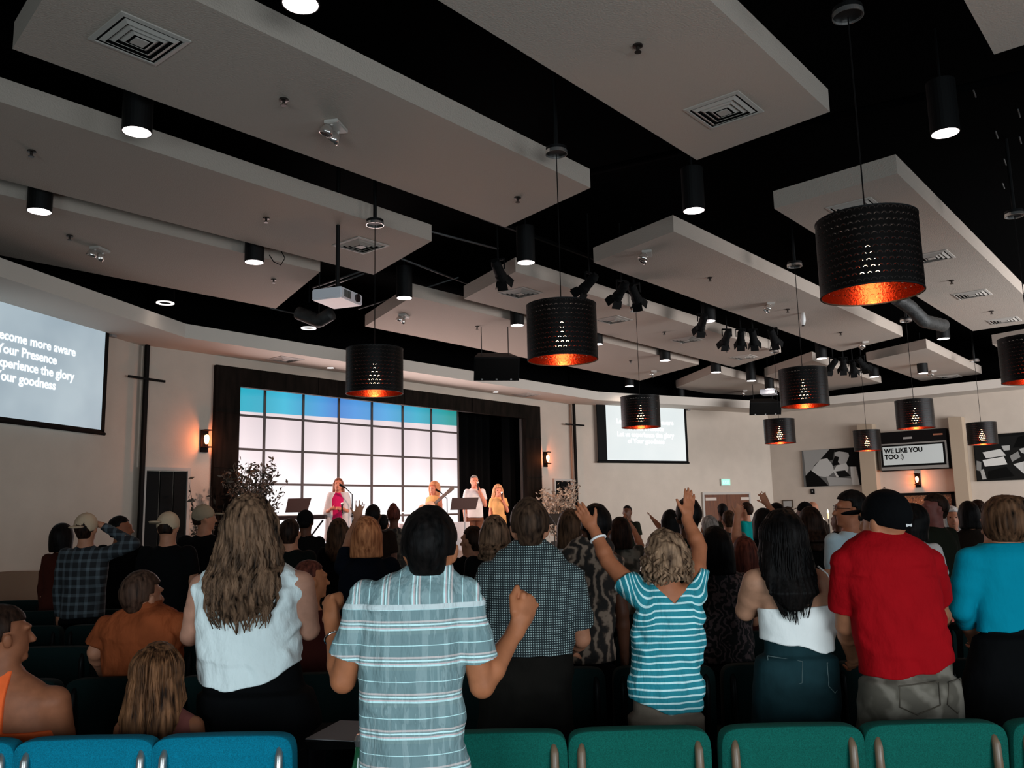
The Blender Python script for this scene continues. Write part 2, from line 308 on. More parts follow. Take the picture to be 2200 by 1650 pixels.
for i, (px, py, lb) in enumerate(EML):
    o = E0 if i == 0 else copy_tree(E0); o.location = atz(px, py, 4.8); o.rotation_euler.z = .5; tag(o, 'twin-headed emergency light ' + lb, 'emergency light', 'twin emergency lights')
# small white camera-like bracket
o = empty('ceiling_sensor', atz(1725, 672, 4.8), label='small white curved sensor hanging from the middle panel by a pendant cord', cat='sensor')
MB().tube([(0, 0, 0), (0, 0, -.06), (.03, .02, -.12), (.02, .02, -.2)], [.03, .035, .045, .03], 12).build('body', mat('white_plastic', (.7, .68, .65), .4), o, smooth=True)
MB().tube([(.02, .02, -.2), (.02, .02, -.215)], .022, 12).build('lens', dkg, o)
# ---- downlight cans
canm = mat('can_black', (.004, .004, .0042), .55, spec=.25); glow = mat('can_glow', (1, .9, .88), .5, emit=(1, .86, .84), es=6)
D0 = empty('downlight')
MB().lathe([(.0, .45), (.112, .45), (.112, 0), (.104, 0), (.104, .02), (0, .03)], 28).build('housing', canm, D0, smooth=False)
MB().lathe([(0, .0), (.104, .0), (.104, .012), (0, .012)], 28).build('lens', glow, D0); MB().tube([(0, 0, .45), (0, 0, .93)], .01).build('stem', canm, D0)
DL = [(2.84, 3.95, 'at the top left edge of the picture, cut off'), (3.02, 6.3, 'over the second dark gap at upper left'), (3.23, 8.67, 'hanging at the far left'), (5.63, 8.66, 'beside the looped cable over the leftmost panel'), (8.04, 8.66, 'over the left tip of the panel above the stage'),
 (7.9, 6.35, 'over the tip of the pinkish panel'), (7.68, 3.96, 'in the dark gap before the long middle panel'), (7.46, 1.54, 'at the upper right in the open dark ceiling'), (10.53, 8.68, 'just left of the central pendant'), (12.79, 8.68, 'just right of the central pendant'),
 (15.23, 8.68, 'third along the edge of the panel above the stage'), (12.52, 6.3, 'beside the single track light'), (17.42, 8.66, 'near tip of the small panel above the right screen'), (19.22, 8.66, 'over the middle of the small panel above the right screen'), (17.43, 6.3, 'left of the dense track light cluster'),
 (17.76, 11.14, 'over the soffit corner, left of the small far pendant'), (17.06, 3.9, 'beside the silver flexible duct'), (20.9, 6.35, 'right of the dense track light cluster'), (20.3, 8.68, 'above the soffit just right of a pendant'), (20.2, 11.1, 'low against the soffit over the right screen'), (12.4, 1.54, 'beyond the right edge'), (20.6, 5.2, 'below the small right panel against the soffit')]
for i, (x, y, lb) in enumerate(DL):
    if i == 20: continue
    o = D0 if i == 0 else copy_tree(D0); z = 4.67 if lb.find('soffit') < 0 or i == 15 or i == 13 or i == 12 else 4.58
    o.location = (x, y, z); tag(o, 'black cylinder downlight, lit, ' + lb, 'downlight', 'black cylinder downlights')
    light('downlight_beam', 'SPOT', (x, y, z-.02), 7.5 if x < 9 else (14 if x < 16 else 18), (1, .84, .72), target=(x, y, 0), spot_size=R(158), spot_blend=.55, shadow_soft_size=.1)
# ring-type lit downlights by the left soffit
ringm = mat('ring_lit', (1, .93, .9), .4, emit=(1, .9, .86), es=1.6)
for i, (px, py, lb) in enumerate([(355, 652, 'left one of two bright ring downlights by the left soffit'), (663, 706, 'right one of two bright ring downlights, below the projector')]):
    o = empty('ring_downlight', atz(px, py, 4.67), label=lb, cat='downlight', group='ring downlights by the left soffit')
    MB().lathe([(.12, .012), (.12, 0), (.085, 0), (.085, .012)], 28).build('trim_ring', ringm, o); MB().lathe([(0, .4), (.122, .4), (.122, 0.012), (.118, .012), (.118, .39), (0, .39)], 28).build('housing', black_m, o)
    MB().box((0, 0, .05), (.035, .10, .012)).build('lamp', glow, o); MB().tube([(0, 0, .4), (0, 0, .93)], .01).build('stem', canm, o)
    light('ring_downlight_beam', 'SPOT', atz(px, py, 4.66), 2.5, (1, .86, .74), target=atz(px, py, 4.66)-Vector((0, 0, 3)), spot_size=R(118), spot_blend=.8, shadow_soft_size=.1)
for i, (px, py, lb) in enumerate([(710, 790, 'recessed downlight in the soffit left of the left pendant'), (1065, 842, 'recessed downlight in the soffit below the hanging loudspeaker')]):
    o = empty('soffit_downlight', atz(px, py, 4.348), label=lb, cat='downlight', group='soffit downlights'); MB().lathe([(.09, 0), (.09, -.006), (.06, -.006), (.06, 0)], 24).build('trim_ring', chm, o); MB().lathe([(0, -.001), (.06, -.001), (.06, -.003), (0, -.003)], 20).build('lens', glow, o)
light('soffit_wash', 'AREA', (11.5, 11.35, 4.0), 14, (.85, .88, 1), target=(11.5, 12.3, 4.4), shape='RECTANGLE', size=7, size_y=.1) if False else None
# ================================================================ PENDANTS
shade = NG('pendant_shade', .35)
# perforated scallops: dark enamel outside, copper inside
ang = shade.math('ARCTAN2', shade.y, shade.x)
def pend_out():
    S = NG('shade_black', .38); a = S.math('ARCTAN2', S.y, S.x); u = S.math('MULTIPLY', a, 44/(2*math.pi)); v = S.math('MULTIPLY', S.z, 26.0)
    row = S.math('FLOOR', v); uo = S.math('ADD', u, S.math('MULTIPLY', S.math('MODULO', row, 2.0), .5)); fu = S.math('SUBTRACT', S.math('FRACT', uo), .5); fv = S.math('SUBTRACT', S.math('FRACT', v), .45)
    d = S.math('SQRT', S.math('ADD', S.math('MULTIPLY', fu, fu), S.math('MULTIPLY', fv, fv)))
    arc = S.math('MULTIPLY', S.math('LESS_THAN', S.math('ABSOLUTE', S.math('SUBTRACT', d, .36)), .06), S.math('GREATER_THAN', fv, -.02))
    S.b.inputs['Specular IOR Level'].default_value = .12; S.color(S.ramp(arc, [(0, (.0035, .0024, .002)), (1, (.022, .016, .014))])); S.bump(arc, .8, .004)
    dot = S.math('MULTIPLY', S.math('LESS_THAN', d, .30), S.math('LESS_THAN', S.math('ABSOLUTE', S.math('SUBTRACT', S.z, .235)), .19))
    hole = S.math('MULTIPLY', dot, 1.0)
    tr = S.nt.nodes.new('ShaderNodeBsdfTransparent'); mx = S.nt.nodes.new('ShaderNodeMixShader'); out = S.nt.nodes['Material Output']
    hole = S.math('MULTIPLY', hole, S.math('MULTIPLY', S.math('GREATER_THAN', d, .235), S.math('GREATER_THAN', fv, .07)))
    S.nt.links.new(hole, mx.inputs[0]); S.nt.links.new(S.b.outputs[0], mx.inputs[1]); S.nt.links.new(tr.outputs[0], mx.inputs[2]); S.nt.links.new(mx.outputs[0], out.inputs['Surface'])
    return S.M
def pend_in():
    S = NG('shade_copper_perforated', .22); a = S.math('ARCTAN2', S.y, S.x); u = S.math('MULTIPLY', a, 44/(2*math.pi)); v = S.math('MULTIPLY', S.z, 26.0)
    row = S.math('FLOOR', v); uo = S.math('ADD', u, S.math('MULTIPLY', S.math('MODULO', row, 2.0), .5)); fu = S.math('SUBTRACT', S.math('FRACT', uo), .5); fv = S.math('SUBTRACT', S.math('FRACT', v), .45)
    d = S.math('SQRT', S.math('ADD', S.math('MULTIPLY', fu, fu), S.math('MULTIPLY', fv, fv)))
    dot = S.math('MULTIPLY', S.math('LESS_THAN', d, .30), S.math('LESS_THAN', S.math('ABSOLUTE', S.math('SUBTRACT', S.z, .235)), .19)); hole = S.math('MULTIPLY', dot, S.math('MULTIPLY', S.math('GREATER_THAN', d, .235), S.math('GREATER_THAN', fv, .07)))
    S.b.inputs['Metallic'].default_value = .95; S.b.inputs['Base Color'].default_value = (.30, .035, .012, 1)
    n = S.noise(60, 2); S.bump(n, .35, .004)
    tr = S.nt.nodes.new('ShaderNodeBsdfTransparent'); mx = S.nt.nodes.new('ShaderNodeMixShader'); out = S.nt.nodes['Material Output']
    S.nt.links.new(hole, mx.inputs[0]); S.nt.links.new(S.b.outputs[0], mx.inputs[1]); S.nt.links.new(tr.outputs[0], mx.inputs[2]); S.nt.links.new(mx.outputs[0], out.inputs['Surface'])
    return S.M
po, pi_ = pend_out(), pend_in()
bulbm = mat('bulb_glow', (1, .8, .6), .3, emit=(1, .62, .34), es=26); cordm = mat('cord_black', (.01, .009, .009), .6)
def pendant_proto():
    r = empty('pendant_lamp')
    sh = MB().lathe([(.293, .46), (.293, 0)], 96).build('shade', po, r, smooth=True)
    MB().lathe([(.289, .0), (.289, .46)], 96).build('shade_lining', pi_, sh, smooth=True)
    MB().lathe([(.295, .004), (.295, -.004), (.287, -.004), (.287, .004)], 64, closed=True).build('lower_rim', canm, sh); MB().lathe([(.295, .464), (.295, .456), (.287, .456), (.287, .464)], 64, closed=True).build('upper_rim', canm, sh)
    b = MB()
    for k in range(3): an = 2*math.pi*k/3+.4; b.tube([(.02*math.cos(an), .02*math.sin(an), .40), (.287*math.cos(an), .287*math.sin(an), .455)], .003, 6)
    b.lathe([(0, .47), (.022, .47), (.024, .33), (0, .33)], 16); b.build('lamp_holder', canm, r)
    MB().lathe([(0, .34), (.016, .335), (.018, .25), (.05, .19), (.062, .145), (.05, .10), (.024, .082), (0, .08)], 20).build('bulb', bulbm, r, smooth=True)
    MB().tube([(0, 0, .47), (0, 0, 1.80)], .0045, 6).build('cord', cordm, r)
    cp = MB().lathe([(.095, 1.83), (.095, 1.80), (.09, 1.80), (.09, 1.83)], 36, closed=True).build('canopy', chm, r)
    MB().lathe([(0, 1.86), (.09, 1.86), (.09, 1.815), (0, 1.815)], 28).build('canopy_plate', canm, cp); MB().tube([(0, 0, 1.86), (0, 0, 2.68)], .02).build('canopy_stem', canm, cp)
    return r
P0_ = pendant_proto()
PL = [(5.26, 1.57, 'largest and nearest black pendant lamp, at upper right'), (5.82, 6.72, 'black pendant lamp hanging before the left part of the stage screen'), (5.68, 4.2, 'black pendant lamp in the picture centre above the stage curtain'), (11.2, 6.85, 'black pendant lamp hanging over the right projection screen'),
 (10.56, 4.07, 'black pendant lamp right of the screen, beneath the dense track lights'), (16.24, 6.8, 'small far pendant lamp just above the exit door wall corner'), (15.15, 4.01, 'small pendant lamp in front of the letter board'), (20.29, 6.44, 'lowest and smallest pendant lamp, between the photo and the letter board'), (20.6, 4.14, 'small pendant lamp in front of the open books photo'), (10.36, 1.55, 'pendant lamp cut off by the right edge')]
for i, (x, y, lb) in enumerate(PL):
    o = P0_ if i == 0 else copy_tree(P0_); o.location = (x, y, 2.91); tag(o, lb, 'pendant lamp', 'black perforated drum pendants with copper lining')
    light('pendant_bulb_light', 'POINT', (x, y, 2.95), 5, (1, .45, .22), shadow_soft_size=.03)
# ================================================================ CEILING HARDWARE
alu = mat('strut_grey', (.10, .10, .10), .45, .6)
def rod(name, pts, r, m_, label, cat, group=None, n=8): return tag(MB().tube(pts, r, n).build(name, m_, smooth=True), label, cat, group)
g = 'thin metal struts above the panels'
rod('ceiling_strut', [atz(905, 492, 5.05), atz(1070, 535, 5.05)], .014, alu, 'thin grey strut running from the tip of the third panel', 'strut')
rod('ceiling_strut', [atz(860, 555, 5.05), atz(1005, 610, 5.05)], .014, alu, 'thin grey strut left of the pinkish panel', 'strut')
rod('ceiling_strut', [atz(672, 618, 5.05), atz(776, 583, 5.05)], .014, alu, 'upper thin rail of the pair above the projector', 'strut')
rod('ceiling_strut', [atz(690, 620, 5.05), atz(782, 588, 5.05)], .014, alu, 'lower thin rail of the pair above the projector', 'strut')
rod('ceiling_strut', [atz(770, 664, 5.05), atz(985, 596, 5.05)], .012, alu, 'thin rail running up right from the projector', 'strut')
rod('ceiling_strut', [atz(580, 662, 5.0), atz(652, 678, 5.0)], .014, alu, 'short strut left of the projector', 'strut')
rod('ceiling_beam', [(1, -.2, 5.45), (23, 1.4, 5.45)], .04, black_m, 'dark joist bar across the open ceiling at upper right', 'beam')
rod('ceiling_beam', [(8.6, -1, 5.3), (7.2, 6, 5.3)], .04, black_m, 'dark cross bar in the open ceiling behind the upper right downlight', 'beam')
duct = mat('flex_duct', (.03, .03, .029), .6, .3, noise=.5, nscale=9, bump=.6, bscale=30)
def flex(p, label, r=.17):
    pts = []; ps = [Vector(q) for q in p]
    for i in range(len(ps)-1):
        for k in range(10): pts.append(ps[i].lerp(ps[i+1], k/10))
    o = tag(MB().tube(pts, [r*(1+.05*(i % 2)) for i in range(len(pts))], 16).build('flexible_duct', duct, smooth=True), label, 'duct')
    MB().tube([ps[1]+Vector((0, 0, r*.5)), Vector((ps[1].x, ps[1].y, 5.6))], .01).build('hanger', canm, o)
flex([atd(1925, 640, 12.6), atd(1955, 660, 12.8), atd(1985, 690, 13.0), atd(2030, 700, 13.6)], 'grey flexible duct behind the largest pendant', .10)
flex([atd(640, 672, 11.7), atd(685, 690, 11.6), atd(715, 672, 11.5)], 'grey flexible duct under the projector', .09)
stm = mat('strip_tick', (.13, .13, .13), .5, .5)
b = MB()
for i in range(30):
    x = rng.uniform(8.5, 14); y = rng.uniform(.2, 1.9); b.tube([(x, y, 5.5), (x+.22, y+.02, 5.5)], .007, 5)
tag(b.build('ceiling_texture', stm), 'scattered pale scuffs along the corrugated dark deck at right', 'ceiling deck', kind='stuff')
# cable loop by downlight
rod('cable', [Vector((5.63, 8.66, 4.9))+Vector(v) for v in ((.1, 0, .1), (.28, -.05, .05), (.36, -.1, -.12), (.3, -.1, -.22), (.2, -.1, -.2), (.15, -.08, -.12))], .006, cordm, 'looped black cable beside the left downlight', 'cable')
# ---- projector
def projector(px, py, d, lab, s=1.0, rz=0.4):
    p = atd(px, py, d); r = empty('projector', p, rz, label=lab, cat='projector')
    wp = mat('projector_white', (.72, .72, .76), .4); 
    MB().box((0, 0, 0), (.44*s, .36*s, .12*s)).build('body', wp, r, bevel=.012)
    b = MB()
    for k in range(9): b.box((-.16*s+k*.016*s, -.181*s, .0), (.007*s, .006, .08*s))
    b.build('grille', mat('grille_dark', (.04, .035, .02), .6), r)
    MB().lathe([(0, 0), (.045*s, 0), (.045*s, .02), (0, .02)], 20, (.1*s, -.18*s, 0), Matrix.Rotation(R(90), 3, 'X')).build('lens', dkg, r)
    MB().box((.222*s, 0, -.0), (.006, .22*s, .05*s)).build('connector_panel', mat('grille_dark', (.04, .035, .02), .6), r)
    MB().tube([(0, 0, .06*s), (0, 0, 5.6-p.z)], .022, 10).box((0, 0, .075*s), (.2*s, .2*s, .02)).build('ceiling_mount', canm, r)
projector(725, 640, 9.0, 'white projector hanging at left below the third panel', 1.0, .35)
projector(1652, 843, 21.5, 'small white projector hanging over the right screen', 1.0, .2)
# ---- track lights
def trk_proto():
    r = empty('track_light'); Mx = Matrix.Rotation(R(-55), 3, 'X')
    MB().tube([(0, 0, 1.11), (0, 0, .16)], .014, 8).box((0, 0, .14), (.2, .03, .03)).box((-.1, 0, .07), (.012, .03, .16)).box((.1, 0, .07), (.012, .03, .16)).build('yoke', canm, r)
    MB().lathe([(0, .16), (.05, .16), (.075, .1), (.075, -.08), (.088, -.12), (.088, -.2), (.078, -.2), (.078, -.12), (0, -.1)], 18, (0, 0, 0), Mx).build('body', canm, r, smooth=False)
    MB().lathe([(0, -.125), (.074, -.125), (.074, -.13), (0, -.13)], 16, (0, 0, 0), Mx).build('lens', dkg, r)
    b = MB()
    for an in (0, 90, 180, 270):
        q = Matrix.Rotation(R(an), 3, 'Z'); b.box(Mx @ (q @ Vector((.1, 0, -.25))), (.012, .16, .13), M=Mx @ q @ Matrix.Rotation(R(-25), 3, 'Y'))
    b.build('barn_door', canm, r)
    return r
canm_keep = canm; canm = mat('track_black', (.003, .003, .003), .85, spec=.2); T0 = trk_proto(); canm = canm_keep
TL = [(1070, 578, 9.6, .3, 'left of the central pendant tip'), (1267, 606, 11.0, 1.5, 'hanging alone right of the central pendant'), (1336, 622, 12.0, 1.2, 'left of the mount of the screen pendant'), (1362, 628, 12.0, .2, 'beside the mount of the screen pendant'), (1510, 690, 13.5, .8, 'single one beside a lit downlight'), (1562, 722, 14.2, .8, 'first in the row of four'), (1592, 722, 14.5, .5, 'second in the row of four'), (1618, 722, 14.8, .3, 'third in the row of four'), (1660, 720, 15.2, .1, 'last in the row of four'),
      (1790, 782, 17.5, 1.0, 'leftmost in the dense cluster'), (1812, 780, 17.8, .4, 'second in the dense cluster'), (1832, 786, 18.0, .2, 'third in the dense cluster'), (1850, 778, 18.2, -.3, 'rightmost in the dense cluster')]
for i, (px, py, d, rz, lb) in enumerate(TL):
    o = T0 if i == 0 else copy_tree(T0); o.location = atz(px, py, 4.655); o.rotation_euler.z = YAW+rz+.9; o.scale = (.85,)*3; tag(o, 'black theatre track light ' + lb, 'track light', 'black track lights')
tag(MB().span((12.0, 6.28, 5.2), (19.5, 6.33, 5.25)).build('lighting_track', canm), 'black lighting bar carrying the track lights', 'lighting bar')
tag(MB().span((7.5, 6.7, 5.22), (11.8, 6.74, 5.26)).build('lighting_track', canm), 'black lighting bar behind the central pendant', 'lighting bar')
# ---- loudspeakers
spk = mat('speaker_black', (.010, .010, .011), .55); grl = mat('speaker_grille', (.006, .006, .006), .9)
def speaker(px, py, d, w_, h_, lab, rz, tilt=.35):
    p = atd(px, py, d); r = empty('loudspeaker', p, rz, label=lab, cat='loudspeaker'); T = Matrix.Rotation(tilt, 3, 'X')
    b = MB(); hw, hh = w_/2, h_/2; vs = []
    pts = [(-hw, -.2), (hw, -.2), (hw*.7, .22), (-hw*.7, .22)]; b.prism(pts, -hh, hh); b.v = [tuple(T @ Vector(v)) for v in b.v]; b.build('cabinet', spk, r)
    MB().box(T @ Vector((0, -.21, 0)), (w_*.94, .015, h_*.9), M=T).build('grille', grl, r)
    b = MB()
    for k in (-.32, 0, .32): b.box(T @ Vector((k*w_, -.218, -hh*.86)), (.03, .01, .02), M=T)
    b.build('badge', mat('grey_badge', (.3, .3, .3), .4), r)
    for sx in (-.3, .3): MB().tube([(sx*w_, 0, hh*.8), (sx*w_, 0, 5.6-p.z)], .008, 6).build('hanging_wire', canm, r)
speaker(1064, 788, 14.3, .76, .40, 'large black loudspeaker hung above the stage front', YAW-.15-math.pi/2+.3)
speaker(1640, 874, 21.8, .80, .33, 'black loudspeaker hung above the exit wall, right of the screen', -.9)
# small cameras / hooks on soffit edge
for i, (px, py, lb) in enumerate([(476, 772, 'left small white bracket above the stage opening corner'), (489, 773, 'right small white bracket above the stage opening corner'), (1146, 861, 'left small bracket at the right stage corner'), (1152, 862, 'right small bracket at the right stage corner')]):
    p = atz(px, py, 4.35); o = MB().tube([(0, 0, 0), (0, 0, -.06), (.0, -.02, -.1)], [.03, .03, .02], 10).build('wall_bracket', mat('white_plastic', (.7, .68, .65), .4)); o.location = p; tag(o, lb, 'bracket')
# ================================================================ WALL THINGS
an_ = Vector((adir.y, -adir.x))       # wall_left normal into the room
def onA(px, py, off=0.0):
    d = ray(px, py); q0 = Vector(AB)+an_*off; t = an_.dot(q0)/(an_.x*d.x+an_.y*d.y); return CP+d*t
def onCo(px, py, off=0.0):
    d = ray(px, py); q0 = Vector(BC)+cn*off; t = cn.dot(q0)/(cn.x*d.x+cn.y*d.y); return CP+d*t
scr_m = NG('projected_screen', .6)
def screen_mat():
    S = scr_m; n = S.noise(.8, 3); c = S.ramp(n, [(.3, (.22, .30, .36)), (.7, (.37, .46, .51))])
    S.b.inputs['Base Color'].default_value = (.3, .3, .3, 1); S.nt.links.new(c, S.b.inputs['Emission Color']); S.b.inputs['Emission Strength'].default_value = 1.0; return S.M
screen_mat(); txtm = mat('lyric_text', (.9, .9, .9), .5, emit=(.88, .94, .97), es=1.0)
SR = NG('projected_screen_right', .6); n = SR.noise(.6, 2); SR.nt.links.new(SR.ramp(n, [(.3, (.50, .57, .57)), (.7, (.62, .66, .65))]), SR.b.inputs['Emission Color']); SR.b.inputs['Base Color'].default_value = (.3, .3, .3, 1); SR.b.inputs['Emission Strength'].default_value = 1.0
def proj_screen(org, dx, nrm, wide, lft, label, lines, tsize, smat, z0=2.95, z1=4.37):
    # org: lower-left corner of the white field (room xy), dx unit along the wall to the right
    rz = math.atan2(dx.y, dx.x); r = empty('projection_screen', (org.x, org.y, z0), rz, label=label, cat='projection screen')
    H = z1-z0
    MB().span((0, -.012, .0), (wide, 0, H)).build('screen_surface', smat, r)
    bk = mat('screen_border', (.008, .008, .008), .6)
    b = MB(); b.span((-lft, -.02, -.03), (0, .004, H)).span((wide, -.02, -.03), (wide+.07, .004, H)).span((-lft, -.02, -.045), (wide+.07, .004, 0)); b.build('border', bk, r)
    MB().tube([(-lft-.02, 0, -.05), (wide+.1, 0, -.05)], .022, 10).build('weight_bar', bk, r)
    MB().box(((wide-lft)/2, .01, H+.03), (wide+lft+.25, .10, .07)).build('roller_case', bk, r); MB().box((wide+.17, 0, H-.02), (.10, .06, .07)).build('end_bracket', mat('bracket_grey', (.25, .23, .22), .5), r)
    y = z = 0
    for k, ln in enumerate(lines):
        me = text_mesh(ln, tsize, 'CENTER', .001, bold=.004); t = put('lyric_line', me, txtm, r); t.rotation_euler = (R(90), 0, 0); t.location = (wide*.49-(.14 if lft < .2 else 0), -.016, H-.47-k*.168)
    return r
# left screen: right edge of the white field at px 222
pr = onA(221, 800, .12); w2 = 2.66
org = Vector((pr.x, pr.y))-adir*w2
proj_screen(org, adir, an_, w2, .12, 'projection screen at far left showing four lines of lyrics, cut off by the edge', ['Let us become more aware', 'of Your Presence', 'Let us experience the glory', 'of Your goodness'], .165, scr_m.M)
pl = onCo(1302, 930, .12); org = Vector((pl.x, pl.y)); p2 = onCo(1471, 930, .12)
proj_screen(org, cdir, cn, (p2-pl).xy.length, .27, 'projection screen on the angled far wall with four lines of lyrics', ['Let us become more aware', 'of Your Presence', 'Let us experience the glory', 'of Your goodness'], .165, SR.M)
# crosses
crm = mat('cross_black', (.012, .010, .009), .5)
def cross(x, y, rz, z1, lab):
    r = empty('cross', (x, y, .1), rz, label=lab, cat='cross')
    MB().span((-.03, -.05, 0), (.03, 0, z1-.1)).build('upright', crm, r); MB().span((-.33, -.06, 3.70), (.33, -.035, 3.735)).build('crossbar', crm, r)
ca_ = atY(302, 1000, 12.6)
cross(6.37, 12.66, .2, 4.35, 'tall thin black cross at the wall corner left of the stage'); cross(17.37, 12.57, -.15, 4.35, 'tall thin black cross at the wall corner right of the stage')
# sconces
scm = mat('sconce_iron', (.02, .012, .01), .5, .6); scg = mat('sconce_bulb', (1, .7, .5), .3, emit=(1, .42, .2), es=9)
def sconce(p, nrm, lab):
    rz = math.atan2(nrm.y, nrm.x)+math.pi/2; r = empty('wall_sconce', p, rz, label=lab, cat='wall lamp', group='glowing wall sconces')
    MB().box((0, -.02, 0), (.13, .03, .36)).build('back_plate', scm, r, bevel=.004); MB().box((0, -.09, -.1), (.11, .12, .02)).box((0, -.09, .17), (.11, .12, .02)).build('bracket', scm, r)
    MB().lathe([(0, .1), (.03, .09), (.04, .04), (.03, -.02), (.02, -.05), (0, -.05)], 14, (0, -.09, 0)).build('bulb', scg, r, smooth=True)
    q = Vector(p)+Vector((nrm.x, nrm.y, 0))*.19; light('sconce_light', 'POINT', q, 10, (1, .24, .07), shadow_soft_size=.04)
sconce(Vector((7.40, 12.69, 2.92)), Vector((0, -1)), 'wall sconce glowing orange left of the stage opening'); sconce(Vector((16.32, 12.69, 2.93)), Vector((0, -1)), 'wall sconce glowing orange right of the stage opening')
sconce(Vector((23.59, 6.31, 2.28)), Vector((-1, 0)), 'wall sconce glowing orange under the letter board'); 
# exit sign
p = onCo(1558, 1036, .03); r = empty('exit_sign', p, cang, label='green lit exit sign above the wooden double door', cat='sign')
MB().box((0, 0, 0), (.33, .05, .19)).build('housing', mat('sign_white', (.5, .55, .5), .5), r); MB().box((0, -.03, 0), (.29, .01, .15)).build('face', mat('sign_face', (.3, .7, .5), .5, emit=(.25, .75, .5), es=.9), r)
t = put('lettering', text_mesh('EXIT', .12, 'CENTER', .001, .002), mat('sign_green', (.02, .3, .16), .5, emit=(.75, 1, .85), es=1.0), r); t.rotation_euler = (R(90), 0, 0); t.location = (0, -.037, -.043)
# ---- right wall things (X = 23.6 plane, flat pictures made of grey shapes)
def greys(v, s=1.0):
    k = v*.22 if v < .12 else v; return mat('print_grey_%02d' % int(v*100), (k, k*.96, k*.90), .7, spec=.08)
def canvas(name, y0, y1, z0, z1, label, polys, bg, depth=.06, X=23.6, off=.0):
    off = .003; r = empty(name, (X-off, (y0+y1)/2, z0), 0, label=label, cat='picture')
    yc = (y0+y1)/2
    MB().span((-depth, y0-yc, 0), (0, y1-yc, z1-z0)).build('canvas', greys(bg), r)
    me = bpy.data.meshes.new('print'); vs = []; fs = []; mi = []; ms = []
    def toY(px, py): q = atX(px, py, X-off-depth); return q.y, q.z
    for k, (g, pts) in enumerate(polys):
        M_ = greys(g)
        if M_ not in ms: ms.append(M_)
        i0 = len(vs)
        for px, py in pts:
            y, z = toY(px, py); y = min(max(y, min(y0, y1)), max(y0, y1)); z = min(max(z, z0), z1); vs.append((-depth-.0015-.0006*k, y-yc, z-z0))
        fs.append(tuple(range(i0, len(vs)))); mi.append(ms.index(M_))
    me.from_pydata(vs, [], fs); [me.materials.append(x) for x in ms]; me.polygons.foreach_set('material_index', mi)
    bm = bmesh.new(); bm.from_mesh(me); bmesh.ops.triangulate(bm, faces=bm.faces); 
    bm.to_mesh(me); bm.free(); put('print', me, None, r); return r
K = 560/2200.
def z7(l): return [(1640+x*K, 860+y*K) for x, y in l]     # points read off the enlarged crop
canvas('framed_photo', 7.60, 9.26, 2.22, 3.22, 'black and white photo of a child leaning over a seated reader', [
    (.30, z7([(335, 420), (560, 405), (480, 520), (400, 620), (360, 640)])), (.05, z7([(560, 405), (600, 400), (590, 500), (420, 560), (480, 500)])),
    (.04, z7([(620, 400), (840, 395), (850, 560), (730, 560), (640, 540), (570, 560), (600, 480)])),
    (.46, z7([(430, 560), (480, 500), (540, 490), (580, 540), (600, 600), (540, 650), (470, 640), (410, 600)])), (.04, z7([(355, 640), (400, 590), (470, 640), (530, 700), (550, 722), (365, 730)])),
    (.36, z7([(600, 430), (640, 410), (710, 420), (725, 470), (700, 530), (660, 550), (630, 520), (640, 480), (605, 470)])), (.03, z7([(600, 400), (730, 397), (735, 450), (700, 440), (640, 430), (600, 440)])),
    (.50, z7([(620, 550), (700, 530), (720, 570), (700, 640), (620, 650), (590, 600)])), (.08, z7([(610, 600), (690, 590), (740, 640), (640, 650)])), (.33, z7([(530, 640), (600, 650), (740, 660), (760, 718), (560, 722)])),
    (.55, z7([(735, 560), (780, 560), (815, 715), (755, 718), (740, 640)])), (.05, z7([(780, 500), (860, 500), (862, 712), (815, 715)]))], .12)
canvas('framed_photo', 3.2, 4.95, 2.20, 3.32, 'black and white photo of open books and hands, at the right edge', [
    (.10, z7([(1780, 330), (2200, 290), (2200, 670), (1800, 680)])), (.55, z7([(1850, 440), (2000, 410), (2050, 465), (1880, 490)])), (.62, z7([(1850, 505), (2030, 475), (2060, 540), (1870, 560)])), (.50, z7([(2110, 540), (2200, 515), (2200, 620)])),
    (.40, z7([(2010, 385), (2080, 380), (2080, 420), (2030, 425)])), (.42, z7([(2160, 410), (2200, 400), (2200, 450), (2175, 440)])), (.02, z7([(2110, 400), (2150, 310), (2200, 295), (2200, 395)])), (.22, z7([(2080, 470), (2150, 430), (2170, 480), (2100, 520)])),
    (.03, z7([(1900, 600), (2050, 560), (2120, 640), (1900, 670)])), (.35, z7([(1830, 590), (1860, 580), (1885, 665), (1850, 668)])), (.20, z7([(1800, 510), (1840, 520), (1840, 600), (1800, 590)]))], .05)
# letter board unit
r = empty('letter_board', (23.6, 6.30, 2.54), 0, label='framed cinema letter board on the right wall, message in black letters', cat='sign')
MB().span((-.26, -.81, .0), (0, .81, 1.0)).build('case', mat('board_case_dark', (.012, .010, .010), .5), r)
MB().span((-.275, -.80, .02), (-.26, .80, .70)).build('pale_rim', mat('board_rim', (.22, .20, .18), .5), r)
MB().span((-.285, -.76, .10), (-.275, .78, .66)).build('frame', mat('board_frame', (.008, .008, .008), .4), r)
MB().span((-.29, -.71, .15), (-.284, .73, .62)).build('letter_panel', mat('board_panel', (.42, .44, .43), .5, emit=(.5, .52, .5), es=.25), r)
for k, ln in enumerate(('WE LIKE YOU', 'TOO :)')):
    t = put('lettering', text_mesh(ln, .165, 'LEFT', .001, .006), mat('letters_black', (.01, .01, .01), .6), r); t.rotation_euler = (R(90), 0, R(-90)); t.location = (-.293, .69, .455-k*.155); t.scale = (.92, 1, 1)
MB().box((-.265, .1, .82), (.012, .22, .05)).build('case_pale_bar', mat('case_bar_pale', (.3, .27, .25), .5), r)  # pale bar on the front of the board case
MB().box((-.265, -.62, .86), (.012, .22, .04)).build('case_strip', mat('case_label_copper', (.3, .1, .05), .5), r)
